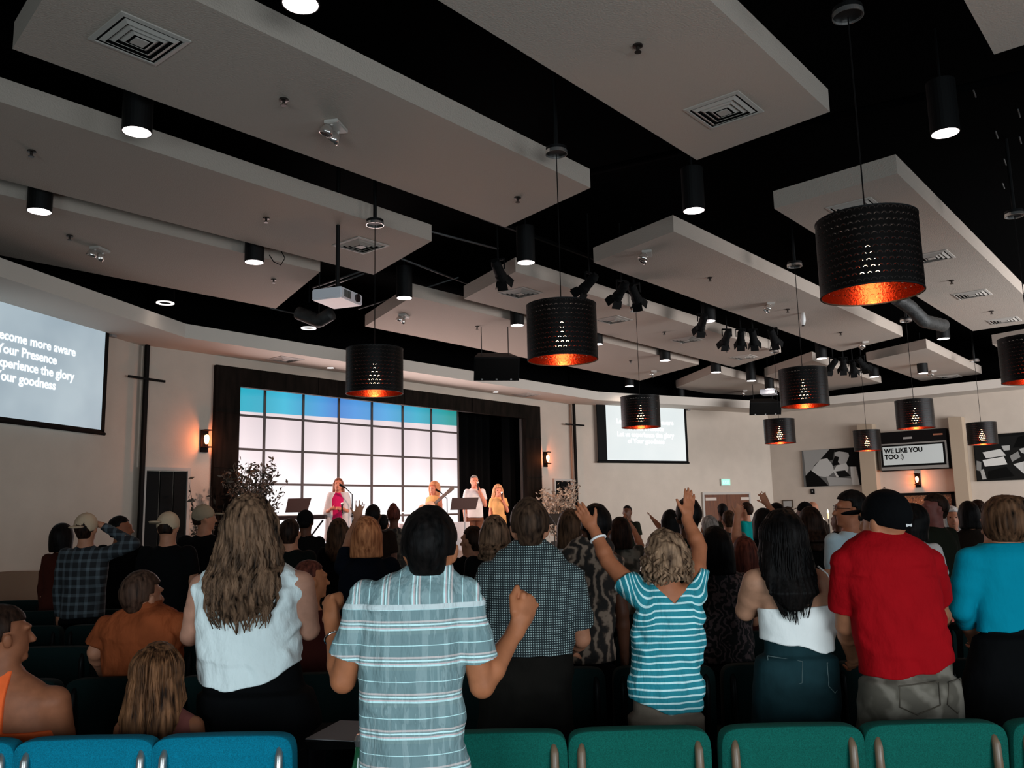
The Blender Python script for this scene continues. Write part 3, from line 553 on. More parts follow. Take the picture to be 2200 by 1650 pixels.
# glittering notice board below
gl = NG('glitter_board', .5); n1 = gl.noise(38, 3); vo = gl.nt.nodes.new('ShaderNodeTexVoronoi'); vo.inputs['Scale'].default_value = 24; gl.nt.links.new(gl.co, vo.inputs['Vector'])
gl.color(gl.mix(gl.math('LESS_THAN', vo.outputs['Distance'], .16), gl.ramp(n1, [(.35, (.10, .03, .012)), (.65, (.36, .13, .05))]), (.9, .65, .42)))
r = empty('notice_board', (23.6, 6.3, 1.0), 0, label='wide glittering brown board in a dark frame under the sconce', cat='board')
MB().span((-.04, -.74, 0), (-.0, .78, .92)).build('panel', gl.M, r); fb = MB().span((-.07, -.81, -.05), (0, -.74, .97)).span((-.07, .78, -.05), (0, .85, .97)).span((-.07, -.81, .90), (0, .85, .97)); fb.build('frame', mat('board_frame', (.008, .008, .008), .4), r)
r = empty('framed_certificate', (23.6, 9.78, 1.66), 0, label='small framed certificate by the wall corner', cat='picture'); MB().span((-.03, -.15, 0), (0, .15, .22)).build('frame', mat('brown_frame', (.05, .03, .015), .5), r); MB().span((-.034, -.12, .03), (-.03, .12, .19)).build('paper', greys(.35), r)
r = empty('wall_switch', (23.6, 9.05, 2.02), 0, label='small dark box under the corner of the child photo', cat='box'); MB().span((-.04, -.05, 0), (0, .05, .14)).build('box', mat('board_frame', (.008, .008, .008), .4), r); MB().span((-.044, -.012, .05), (-.04, .012, .1)).build('label', greys(.4), r)
# candelabra on a small table
fl = mat('flame', (1, .7, .3), .5, emit=(1, .62, .28), es=14); wax = mat('wax', (.7, .6, .45), .5, emit=(.8, .5, .25), es=.5); iron = mat('iron', (.012, .011, .01), .5, .3)
ct = atd(1781, 1130, 17.0); r = empty('side_table', (ct.x, ct.y, 0), .3, label='dark side table under the candelabra', cat='table'); MB().box((0, 0, .88), (1.1, .5, .05)).build('top', iron, r)
for sx in (-.5, .5):
    for sy in (-.2, .2): MB().box((sx, sy, .43), (.05, .05, .86)).build('leg', iron, r)
r = empty('candelabra', (ct.x, ct.y, .905), YAW-math.pi/2, label='black candelabra with lit candles near the right wall', cat='candle holder')
MB().lathe([(0, 0), (.10, 0), (.09, .02), (.02, .05), (.015, .42), (0, .42)], 16).build('stem', iron, r)
for k, (dx, dz) in enumerate(((0, .16), (-.10, .0), (.10, .0), (-.24, .0), (.24, .0))):
    arm = MB().tube([(0, 0, .2), (dx*.5, 0, .16+dz*.2), (dx, 0, .3+dz), (dx, 0, .36+dz)], .008, 6).build('arm', iron, r)
    cd = MB().tube([(dx, 0, .36+dz), (dx, 0, .47+dz)], .014, 10).build('candle', wax, r); MB().lathe([(0, .0), (.016, .02), (.012, .05), (0, .08)], 10, (dx, 0, .47+dz)).build('flame', fl, cd, smooth=True)
light('candle_light', 'POINT', (ct.x, ct.y, 1.55), 3.5, (1, .5, .2), shadow_soft_size=.1)
# ================================================================ STAGE
led = NG('led_wall', .5)
zz = led.math('MULTIPLY', led.math('ADD', led.z, 0), 1/3.45)       # 0 bottom .. 1 top
base = led.ramp(zz, [(.0, (.93, .90, .93)), (.45, (1, .95, .96)), (.60, (.86, .74, .76)), (.80, (.74, .62, .64))])
xx = led.math('MULTIPLY', led.x, 1/5.98)
blue = led.ramp(xx, [(.03, (.0, .34, .45)), (.22, (.03, .42, .60)), (.42, (.05, .22, .62)), (.62, (.06, .32, .66)), (.80, (.02, .36, .50)), (.96, (.0, .28, .27))])
edge = led.math('ADD', .885, led.math('MULTIPLY', led.noise(1.2, 1), .03))
side = led.ramp(led.math('ABSOLUTE', led.math('SUBTRACT', led.math('FRACT', led.math('DIVIDE', led.x, .857)), .5)), [(0, (1, 1, 1)), (.5, (.86, .87, .88))])
cc = led.mix(led.math('GREATER_THAN', zz, led.math('ADD', .835, led.math('MULTIPLY', xx, .03))), base, blue); cc = led.mix(1.0, cc, side, 'MULTIPLY')
led.nt.links.new(cc, led.b.inputs['Emission Color']); led.b.inputs['Emission Strength'].default_value = 1.12; led.b.inputs['Base Color'].default_value = (.1, .1, .1, 1)
r = empty('stage_backdrop', (8.28, 13.62, .7), 0, label='glowing grid backdrop of white square panels with a blue top row', cat='backdrop')
MB().span((0, 0, 0), (5.98, .04, 3.40)).build('light_panel', led.M, r)
dkmull = mat('grid_bar', (.10, .075, .07), .6); b = MB()
for k in range(0, 8): b.span((k*.857-.022 if k else -.01, -.03, 0), (k*.857+.022, -.002, 3.36))
for z in (.37, .98, 1.59, 2.21, 2.815): b.span((0, -.035, z-.02), (5.98, -.004, z+.02))
b.build('grid', dkmull, r); MB().span((-.03, -.04, 3.36), (6.0, .02, 3.40)).build('top_light_strip', mat('led_strip', (1, 1, 1), .5, emit=(.9, .95, .98), es=1.2), r)
light('backdrop_spill', 'AREA', (11.3, 13.4, 2.3), 230, (1, .78, .76), target=(11.3, 3, 2.6), shape='RECTANGLE', size=5.6, size_y=2.9)
# curtains right
cur = mat('stage_curtain', (.0025, .0025, .003), .9, spec=.08)
def curtain(x0, x1, y, lab, amp=.06, m_=cur):
    n = int((x1-x0)/.02); vs = []; 
    for i in range(n+1):
        x = x0+(x1-x0)*i/n; yy = y+amp*math.sin(x*26)+.03*math.sin(x*9.7); vs.append((x, yy))
    me = MB(); V = [(a, b_, .72) for a, b_ in vs]+[(a, b_, 4.0) for a, b_ in vs]; F = [(i, i+1, n+1+i+1, n+1+i) for i in range(n)]; me.add(V, F)
    o = me.build('stage_curtain', m_, smooth=True); sm_ = o.modifiers.new('s', 'SOLIDIFY'); sm_.thickness = .01; tag(o, lab, 'curtain')
curtain(14.3, 15.3, 13.5, 'black stage curtain just right of the glowing backdrop'); curtain(15.28, 15.96, 13.1, 'black stage curtain folded by the right edge of the opening')
curtain(7.75, 8.24, 13.45, 'black stage curtain at the left edge of the opening'); 
tag(MB().span((15.78, 12.95, .7), (15.86, 13.02, 3.9)).build('curtain_trim', mat('pale_trim', (.30, .26, .24), .6)), 'pale vertical strip at the right edge of the stage opening', 'trim')
def at_stage(px, py, Y=12.2): p = atY(px, py, Y); return p
# music stands
def music_stand(px, ptop, pbot, wpx, Y, lab, tilt=.9):
    c = atY(px, (ptop+pbot)/2, Y); d = (c-CP).length; wd = wpx/FPX*d; h = (pbot-ptop)/FPX*d/.8
    r = empty('music_stand', (c.x, c.y, .7), YAW-math.pi/2, label=lab, cat='music stand'); z = c.z-.7
    T = Matrix.Rotation(-.45, 3, 'X'); b = MB(); vs = [(-wd/2*.82-.02, 0, h/2), (wd/2, 0, h/2), (wd/2*.80, 0, -h/2), (-wd/2, 0, -h/2)]
    b.add([T @ Vector((x, y, q)) + Vector((0, 0, z)) for y in (-.008, .008) for x, _, q in vs], [(0, 1, 2, 3), (7, 6, 5, 4), (0, 4, 5, 1), (1, 5, 6, 2), (2, 6, 7, 3), (3, 7, 4, 0)]); b.build('desk', mat('stand_desk', (.05, .028, .026), .6), r)
    MB().tube([(0, .03, z), (0, .03, .05)], .011, 8).build('pole', mat('stand_pole', (.5, .48, .48), .3, .7), r)
    b = MB()
    for k in range(3): an = 2.1*k; b.tube([(0, .03, .18), (.3*math.cos(an), .03+.3*math.sin(an), .01)], .008, 6)
    b.build('tripod', canm, r)
music_stand(641, 1073, 1098, 50, 11.9, 'black music stand at left on the stage'); music_stand(998, 1071, 1093, 60, 11.3, 'black music stand before the man on stage, on a tall pale pole')
# keyboard
p = atY(645, 1112, 12.6); r = empty('keyboard', (p.x, p.y, .7), YAW-math.pi/2, label='dark stage keyboard on a stand behind the left music stand', cat='keyboard')
MB().box((0, 0, p.z-.7), (.92, .3, .07)).build('body', mat('kbd_dark', (.03, .015, .015), .4), r, bevel=.01); MB().box((0, -.1, p.z-.66), (.84, .1, .012)).build('keys', mat('kbd_keys', (.7, .68, .66), .4), r)
MB().tube([(-.4, 0, p.z-.75), (.3, 0, .0)], .015).tube([(.4, 0, p.z-.75), (-.3, 0, .0)], .015).build('stand', canm, r)
# drum kit
p = atY(845, 1105, 13.0); r = empty('drum_kit', (p.x, p.y, .7), 0, label='white drum kit with cymbals at the middle of the stage', cat='drum kit')
wh = mat('drum_white', (.75, .68, .68), .4)
for dx, dy, z, rr, hh in ((0, .0, .3, .28, .4), (-.4, .1, .52, .17, .2), (.38, .1, .5, .19, .24), (-.15, -.1, .75, .13, .16), (.16, -.1, .75, .13, .16)):
    MB().lathe([(0, hh/2), (rr, hh/2), (rr, -hh/2), (0, -hh/2)], 22, (dx, dy, z), Matrix.Rotation(R(90 if rr > .25 else 12), 3, 'X')).build('drum', wh, r)
for dx, z in ((-.52, 1.03), (.50, 1.02)):
    cy = MB().lathe([(0, .03), (.05, .02), (.23, 0), (.05, .015), (0, .02)], 24, (dx, 0, z), Matrix.Rotation(.12, 3, 'X')).build('cymbal', mat('cymbal', (.35, .30, .25), .3, .9), r); MB().tube([(dx, 0, z), (dx, 0, .0)], .012).build('cymbal_stand', chm, r)
# stage monitors / pale amp / pedestal boxes
for (px, py, Y, sz, lb, m_) in [(1030, 1140, 11.5, (.3, .3, .3), 'small black monitor speaker by the man on stage', spk), (968, 1122, 12.0, (.9, .2, .05), 'pale shelf beside the tall music stand', wh)]:
    p = atY(px, py, Y); o = MB().span((-sz[0]/2, -sz[1]/2, 0), (sz[0]/2, sz[1]/2, sz[2] if sz[2] > .1 else p.z-.7)).build('stage_monitor' if sz[2] > .1 else 'pedestal', m_); o.location = (p.x, p.y, .7); tag(o, lb, 'stage equipment')
for px, Y in ((1190, 11.6), (1206, 10.7)):
    p = atY(px, 1115, Y); r = empty('music_stand', (p.x, p.y, 0), YAW-.9, label='dark music stand right of the stage, %s' % ('nearer the plant' if px == 1190 else 'nearer the wall corner'), cat='music stand')
    MB().tube([(0, 0, .03), (0, 0, p.z)], .012).build('pole', canm, r); MB().box((0, 0, p.z), (.5, .02, .3), M=Matrix.Rotation(-.8, 3, 'X')).build('desk', canm, r); MB().lathe([(0, .03), (.18, .0), (.17, .0), (0, 0)], 12).build('foot', canm, r)
# ---- plants flanking the stage
def plant(x, y, z0, h, spread, nb, nl, lab, leafm, lsz):
    r = empty('potted_tree', (x, y, z0), 0, label=lab, cat='plant'); rg = np.random.RandomState(int(x*10))
    MB().lathe([(0, 0), (.16, 0), (.2, .32), (.18, .32), (.17, .29), (0, .29)], 20).build('pot', mat('pot_dark', (.03, .025, .02), .6), r)
    st = MB(); lf = MB()
    for i in range(nb):
        a = rg.uniform(0, 6.28); rr = spread*rg.uniform(.25, 1)**.7; hh = h*rg.uniform(.55, 1); pts = [Vector((0, 0, .29)), Vector((rr*.25*math.cos(a), rr*.25*math.sin(a), hh*.45)), Vector((rr*.7*math.cos(a+.2), rr*.7*math.sin(a+.2), hh*.8)), Vector((rr*math.cos(a+.3), rr*math.sin(a+.3), hh))]
        st.tube(pts, [.014, .010, .006, .003], 5, cap=False)
        for k in range(nl):
            t = rg.uniform(.9, 3); j = min(int(t), 2); q = pts[j].lerp(pts[j+1], t-j)+Vector(rg.normal(0, .05, 3)); s_ = lsz*rg.uniform(.6, 1.3)
            u = Vector(rg.normal(0, 1, 3)).normalized(); v = u.cross(Vector(rg.normal(0, 1, 3))).normalized(); n = len(lf.v)
            lf.v += [tuple(q-u*s_), tuple(q+v*s_*.4+u*.1*s_), tuple(q+u*s_), tuple(q-v*s_*.4+u*.1*s_)]; lf.f.append((n, n+1, n+2, n+3))
    st.build('branch', mat('bark', (.05, .035, .025), .8), r); lf.build('foliage', leafm, r)
plant(7.86, 12.02, .7, 1.95, .50, 50, 46, 'leafy dark tree at the left edge of the stage', mat('leaf_dark', (.035, .028, .018), .6), .045)
plant(15.83, 11.95, .7, 1.75, .55, 40, 46, 'leafy tree in a pale lit colour at the right edge of the stage', mat('leaf_lit', (.42, .32, .24), .6), .05)  # foliage colour raised to show light falling on this tree
plant(7.3, 12.3, .0, 2.25, .42, 9, 14, 'sparse wispy plant standing left of the stage opening', mat('leaf_dark', (.035, .028, .018), .6), .05)
# ================================================================ CHAIRS
def fabric(name, c):
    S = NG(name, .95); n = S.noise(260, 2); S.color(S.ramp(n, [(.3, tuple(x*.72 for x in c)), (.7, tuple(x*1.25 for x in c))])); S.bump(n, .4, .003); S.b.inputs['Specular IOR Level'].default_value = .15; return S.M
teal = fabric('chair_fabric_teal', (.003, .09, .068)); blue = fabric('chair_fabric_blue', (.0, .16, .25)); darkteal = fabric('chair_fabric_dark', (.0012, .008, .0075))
oak = mat('chair_wood', (.16, .10, .06), .4); steel = mat('chair_steel', (.42, .40, .38), .3, .8); blkst = mat('chair_black_steel', (.012, .012, .012), .4)
def rounded_slab(w_, h_, t, nx=14, nz=10, curve=.035, p=5):
    # upholstered pad: superellipse edge, slightly dished
    b = MB(); 
    import itertools
    N = 48; rings = []
    for side, s_ in ((-1, 1), (1, 1)): pass
    prof = [(1, 0), (1, .6), (.985, .9), (.95, 1.0)]
    vs = []; fs = []
    lay = [(-1, .93), (-.85, .975), (-.4, 1.0), (.4, 1.0), (.85, .975), (1, .93)]
    for ly, sc in lay:
        for k in range(N):
            a = 2*math.pi*k/N; c, s = math.cos(a), math.sin(a); e = 2/p
            x = w_/2*math.copysign(abs(c)**e, c); z = h_/2*math.copysign(abs(s)**e, s)
            f = 1-(1-sc)*min(w_, h_)/max(abs(w_), .01)*1.0
            x2 = x-(1-sc)*.25*math.copysign(1, x)*min(1, abs(x)/(w_/2))*w_*.2; z2 = z-(1-sc)*math.copysign(1, z)*min(1, abs(z)/(h_/2))*h_*.12
            vs.append((x2, ly*t/2+curve*(1-(2*x/w_)**2)*1.0, z2))
    L = len(lay)
    for i in range(L-1):
        for k in range(N): fs.append((i*N+k, i*N+(k+1) % N, (i+1)*N+(k+1) % N, (i+1)*N+k))
    b.add(vs, fs)
    # caps: fan grids
    for base, rev in ((0, True), ((L-1)*N, False)):
        ring = [Vector(vs[base+k]) for k in range(N)]; prev = list(range(base, base+N))
        for q in (.66, .33):
            cur_ = []
            for k in range(N):
                v = ring[k]*q; yb = ring[k].y; v.y = (-t/2 if rev else t/2)*1.05+curve*(1-(2*v.x/w_)**2); v.z = ring[k].z*q; b.v.append(tuple(v)); cur_.append(len(b.v)-1)
            for k in range(N):
                f = (prev[k], prev[(k+1) % N], cur_[(k+1) % N], cur_[k]); b.f.append(f if not rev else tuple(reversed(f)))
            prev = cur_
        b.f.append(tuple(prev) if not rev else tuple(reversed(prev)))
    return b
def chair_proto(fab, detail=True):
    r = empty('stacking_chair')
    b = rounded_slab(.508, .40, .08, curve=.012, p=9); b.v = [(x, y*1.0-.0+(-.10)*(z)/1.0, z+.685) for x, y, z in b.v]; bk = b.build('backrest', fab, r, smooth=True)
    b = rounded_slab(.48, .44, .075, curve=0); b.v = [(x, z+.27, -y+.44) for x, y, z in b.v]; b.build('seat', fab, r, smooth=True)
    for sx in (-1, 1):
        MB().tube([(sx*.20, -.035, .50), (sx*.205, -.052, .62), (sx*.207, -.062, .74), (sx*.207, -.058, .815), (sx*.205, -.042, .845)], [.010, .015, .016, .015, .010], 8).build('back_strap', steel if fab is blue else (oak if fab is teal else blkst), r, smooth=True)
        for y0, y1 in ((.05, .0), (.46, .50)):
            MB().tube([(sx*.215, y0, .43), (sx*.228, y1, .005)], .012, 8).build('leg', blkst, r)
        MB().tube([(sx*.22, .03, .42), (sx*.21, -.03, .50)], .012, 8).tube([(sx*.225, .05, .41), (sx*.225, .46, .41)], .011, 8).build('side_frame', blkst, r)
    MB().box((0, .27, .20), (.40, .3, .012)).tube([(-.23, .05, .2), (.23, .05, .2)], .007).tube([(-.23, .48, .2), (.23, .48, .2)], .007).build('book_rack', blkst, r)
    return r
chB = chair_proto(blue); chT = chair_proto(teal)
NEAR = [(-2.03, chB), (-1.66, chB), (-1.125, chB)]
def place(proto, used_, xc, yc, rz, label, group):
    o = proto if not used_[0] else copy_tree(proto); used_[0] = True; p = c2w(xc, yc); o.location = p; o.rotation_euler = (0, 0, YAW-math.pi/2+rz); return tag(o, label, 'chair', group)
uB, uT = [False], [False]
def xat(px, d): p = atd(px, 1400, d); return p.x*SA-p.y*CA
dl, dr = 3.29, 3.25
for px, nm in ((-85, 'blue upholstered chair back cut off by the bottom left corner'), (205, 'blue upholstered chair back, second from the left edge in the nearest row'), (492, 'blue upholstered chair back below the woman in the white blouse')):
    place(chB, uB, xat(px, dl), dl, 0, nm, 'near row of blue chairs')
for px, nm in ((1062, 'teal upholstered chair back right of the plaid shirt man'), (1362, 'teal upholstered chair back below the woman with raised arms'), (1682, 'teal upholstered chair back below the woman in the white camisole'), (1980, 'teal upholstered chair back below the man in the red shirt'), (2290, 'teal upholstered chair back cut off by the bottom right corner')):
    place(chT, uT, xat(px, dr), dr, 0, nm, 'near row of teal chairs')
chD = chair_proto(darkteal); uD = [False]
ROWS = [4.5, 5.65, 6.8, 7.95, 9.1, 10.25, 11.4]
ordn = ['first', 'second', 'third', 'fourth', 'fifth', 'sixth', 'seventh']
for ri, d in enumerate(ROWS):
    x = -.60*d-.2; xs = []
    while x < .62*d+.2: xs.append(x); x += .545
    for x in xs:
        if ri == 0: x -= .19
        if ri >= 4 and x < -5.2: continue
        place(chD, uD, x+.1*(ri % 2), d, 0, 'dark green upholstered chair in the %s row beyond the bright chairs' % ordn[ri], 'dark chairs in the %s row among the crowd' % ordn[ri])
# table and books at the aisle, seen between the chairs
p = atd(745, 1568, 3.55); r = empty('low_table', (p.x, p.y, 0), YAW-math.pi/2, label='small black table with a pale sheet on it, left of the plaid shirt man', cat='table')
tb = mat('table_black', (.002, .002, .002), .9, spec=.05); MB().box((.05, 0, p.z-.02), (.36, .30, .03)).build('top', tb, r)
for sx in (-.13, .23):
    for sy in (-.15, .15): MB().box((sx, sy, (p.z-.03)/2), (.025, .025, p.z-.035)).build('leg', tb, r)
o = MB().box((0, 0, .002), (.2, .3, .003)).build('paper_sheet', mat('paper_grey', (.12, .11, .11), .7)); o.location = (p.x, p.y, p.z-.004); o.rotation_euler.z = YAW-math.pi/2-.25; tag(o, 'grey sheet of paper lying on the small black table', 'paper')
p = atd(773, 1590, 3.2); r = empty('water_bottle', (p.x, p.y, 0), 0, label='slim green bottle with wire cap beside the plaid shirt man', cat='bottle')
MB().lathe([(0, p.z-.3), (.033, p.z-.3), (.035, p.z-.12), (.02, p.z-.06), (.015, p.z-.02), (0, p.z-.02)], 16).build('body', mat('green_glass', (.02, .12, .05), .15), r, smooth=True); MB().lathe([(.016, p.z-.02), (.02, p.z), (.012, p.z+.02), (0, p.z+.02)], 12).build('cap', chm, r)
MB().box((0, 0, (p.z-.3)/2), (.2, .2, p.z-.302)).build('stand', tb, r)
# ================================================================ PEOPLE: implicit-surface figures
f32 = np.float32
_nz = np.random.RandomState(3).rand(32, 32, 32).astype(f32)
def vnoise(x, y, z):
    xi, yi, zi = np.floor(x).astype(int), np.floor(y).astype(int), np.floor(z).astype(int); fx, fy, fz = x-xi, y-yi, z-zi
    fx, fy, fz = fx*fx*(3-2*fx), fy*fy*(3-2*fy), fz*fz*(3-2*fz); g = lambda a, b, c: _nz[(xi+a) & 31, (yi+b) & 31, (zi+c) & 31]
    l = lambda a, b, t: a+(b-a)*t
    return l(l(l(g(0, 0, 0), g(1, 0, 0), fx), l(g(0, 1, 0), g(1, 1, 0), fx), fy), l(l(g(0, 0, 1), g(1, 0, 1), fx), l(g(0, 1, 1), g(1, 1, 1), fx), fy), fz)-.5
class Field:
    def __init__(s, h): s.h = h; s.ops = []
    def add(s, fn, lo, hi, k=.01): s.ops.append(('a', fn, np.array(lo, float), np.array(hi, float), k))
    def cut(s, fn): s.ops.append(('c', fn))          # keep where fn < 0
    def disp(s, fn): s.ops.append(('d', fn))
    def cone(s, a, b, ra, rb, k=.015):
        a = np.array(a, float); b = np.array(b, float); ab = b-a; L2 = max(ab.dot(ab), 1e-9)
        def fn(x, y, z):
            t = np.clip(((x-a[0])*ab[0]+(y-a[1])*ab[1]+(z-a[2])*ab[2])/L2, 0, 1)
            return np.sqrt((x-a[0]-ab[0]*t)**2+(y-a[1]-ab[1]*t)**2+(z-a[2]-ab[2]*t)**2)-(ra+(rb-ra)*t)
        r = max(ra, rb); s.add(fn, np.minimum(a, b)-r, np.maximum(a, b)+r, k)
    def sleeve(s, a, b, ra, rb, k=.02, p0=None, n=None):
        a = np.array(a, float); b = np.array(b, float); ab = b-a; L2 = max(ab.dot(ab), 1e-9); n = nrm(n if n is not None else ab); p0 = np.array(p0 if p0 is not None else b, float)
        def fn(x, y, z):
            t = np.clip(((x-a[0])*ab[0]+(y-a[1])*ab[1]+(z-a[2])*ab[2])/L2, 0, 1)
            d = np.sqrt((x-a[0]-ab[0]*t)**2+(y-a[1]-ab[1]*t)**2+(z-a[2]-ab[2]*t)**2)-(ra+(rb-ra)*t)
            return np.maximum(d, (x-p0[0])*n[0]+(y-p0[1])*n[1]+(z-p0[2])*n[2])
        r = max(ra, rb); s.add(fn, np.minimum(a, b)-r, np.maximum(a, b)+r, k)
    def ell(s, c, r, Rm=None, k=.015, sub=False):
        c = np.array(c, float); r = np.array(r, float); M = np.array(Rm) if Rm is not None else None
        def fn(x, y, z):
            X, Y, Z = x-c[0], y-c[1], z-c[2]
            if M is not None: X, Y, Z = M[0, 0]*X+M[1, 0]*Y+M[2, 0]*Z, M[0, 1]*X+M[1, 1]*Y+M[2, 1]*Z, M[0, 2]*X+M[1, 2]*Y+M[2, 2]*Z
            k0 = np.sqrt((X/r[0])**2+(Y/r[1])**2+(Z/r[2])**2); k1 = np.sqrt((X/r[0]**2)**2+(Y/r[1]**2)**2+(Z/r[2]**2)**2)+1e-6
            return k0*(k0-1)/k1
        e = r if M is None else np.sqrt(((M*r)**2).sum(1)); s.add(fn, c-e, c+e, k)
    def loft(s, prof, k=.02, pw=2.3):
        # prof rows: z, cx, cy, ax, ay
        P = np.array(sorted(prof)); zs = P[:, 0]
        def fn(x, y, z):
            zc = np.clip(z, zs[0], zs[-1]); cx = np.interp(zc, zs, P[:, 1]); cy = np.interp(zc, zs, P[:, 2]); ax = np.interp(zc, zs, P[:, 3]); ay = np.interp(zc, zs, P[:, 4])
            q = (np.abs((x-cx)/ax)**pw+np.abs((y-cy)/ay)**pw)**(1/pw); d = (q-1)*np.minimum(ax, ay)*(1.0)
            dz = np.maximum(np.maximum(z-zs[-1], zs[0]-z), -9); return np.where(dz > 0, np.sqrt(np.maximum(d, 0)**2+dz**2), np.maximum(d, dz))
        s.add(fn, (min(P[:, 1]-P[:, 3]), min(P[:, 2]-P[:, 4]), zs[0]), (max(P[:, 1]+P[:, 3]), max(P[:, 2]+P[:, 4]), zs[-1]), k)
    def mesh(s):
        h = s.h; A = [o for o in s.ops if o[0] == 'a']; lo = np.min([o[2] for o in A], 0)-3*h-.015; hi = np.max([o[3] for o in A], 0)+3*h+.015
        n = np.ceil((hi-lo)/h).astype(int)+1; D = np.full(n, .2, f32); ax = [(lo[i]+h*np.arange(n[i])).astype(f32) for i in range(3)]
        for o in s.ops:
            if o[0] == 'a':
                _, fn, a, b, k = o; m_ = k+2.5*h+.012; i0 = np.maximum(np.floor((a-m_-lo)/h).astype(int), 0); i1 = np.minimum(np.ceil((b+m_-lo)/h).astype(int)+1, n)
                if (i1 <= i0).any(): continue
                X, Y, Z = ax[0][i0[0]:i1[0], None, None], ax[1][None, i0[1]:i1[1], None], ax[2][None, None, i0[2]:i1[2]]
                d = fn(X, Y, Z).astype(f32); S = D[i0[0]:i1[0], i0[1]:i1[1], i0[2]:i1[2]]
                hh = np.maximum(k-np.abs(S-d), 0)/max(k, 1e-6); S[...] = np.minimum(S, d)-hh*hh*k*.25
            else:
                band = np.abs(D) < .05 if o[0] == 'd' else None
                if o[0] == 'c':
                    X, Y, Z = ax[0][:, None, None], ax[1][None, :, None], ax[2][None, None, :]; D = np.maximum(D, np.broadcast_to(o[1](X, Y, Z), D.shape).astype(f32))
                else:
                    I = np.nonzero(band); D[I] += o[1](ax[0][I[0]], ax[1][I[1]], ax[2][I[2]]).astype(f32)
        D[0] = D[-1] = .1; D[:, 0] = D[:, -1] = .1; D[:, :, 0] = D[:, :, -1] = .1
        return nets(D, lo, h)
def nets(D, lo, h):
    ins = D < 0; c = np.zeros(np.array(D.shape)-1, np.int8)
    for i in (0, 1):
        for j in (0, 1):
            for k in (0, 1): c += ins[i:i+c.shape[0], j:j+c.shape[1], k:k+c.shape[2]]
    I = np.argwhere((c > 0) & (c < 8)); n = len(I); idx = np.full(c.shape, -1, np.int32); idx[I[:, 0], I[:, 1], I[:, 2]] = np.arange(n)
    acc = np.zeros((n, 3)); cnt = np.zeros(n); g = {}
    for i in (0, 1):
        for j in (0, 1):
            for k in (0, 1): g[i, j, k] = D[I[:, 0]+i, I[:, 1]+j, I[:, 2]+k].astype(float)
    for a in range(3):
        o1, o2 = [q for q in range(3) if q != a]
        for u in (0, 1):
            for v in (0, 1):
                p = [0, 0, 0]; p[o1], p[o2] = u, v; q = list(p); q[a] = 1; d0, d1 = g[tuple(p)], g[tuple(q)]; M = (d0 < 0) != (d1 < 0); t = np.where(M, d0/np.where(M, d0-d1, 1), 0)
                P = np.tile(np.array(p, float), (n, 1)); P[:, a] = t; acc[M] += P[M]; cnt[M] += 1
    V = lo+h*(I+acc/cnt[:, None]); F = []
    for a in range(3):
        o1, o2 = (a+1) % 3, (a+2) % 3; s0 = [slice(None)]*3; s1 = [slice(None)]*3; s0[a] = slice(0, -1); s1[a] = slice(1, None)
        x = ins[tuple(s0)] != ins[tuple(s1)]; E = np.argwhere(x); E = E[(E[:, o1] > 0) & (E[:, o2] > 0) & (E[:, o1] < D.shape[o1]-1) & (E[:, o2] < D.shape[o2]-1)]
        if not len(E): continue
        fl_ = ins[tuple(s0)][E[:, 0], E[:, 1], E[:, 2]]
        def cell(u, v): Q = E.copy(); Q[:, o1] -= u; Q[:, o2] -= v; return idx[Q[:, 0], Q[:, 1], Q[:, 2]]
        q = np.stack([cell(1, 1), cell(0, 1), cell(0, 0), cell(1, 0)], 1); q[~fl_] = q[~fl_][:, ::-1]; F.append(q)
    return V, np.concatenate(F) if F else np.zeros((0, 4), int)
def fmesh(name, F, m_, parent):
    V, Q = F.mesh(); me = bpy.data.meshes.new(name)
    me.vertices.add(len(V)); me.vertices.foreach_set('co', V.astype(f32).ravel()); me.loops.add(len(Q)*4); me.loops.foreach_set('vertex_index', Q.ravel().astype(np.int32))
    me.polygons.add(len(Q)); me.polygons.foreach_set('loop_start', np.arange(len(Q), dtype=np.int32)*4); me.polygons.foreach_set('loop_total', np.full(len(Q), 4, np.int32)); me.update(calc_edges=True); me.validate()
    return put(name, me, m_, parent, smooth=True)
def rotm(yaw=0, tilt=0, roll=0): return np.array((Matrix.Rotation(yaw, 3, 'Z') @ Matrix.Rotation(tilt, 3, 'X') @ Matrix.Rotation(roll, 3, 'Y')))
def vv(a): return np.array(a, float)
def nrm(a): a = vv(a); return a/np.linalg.norm(a)
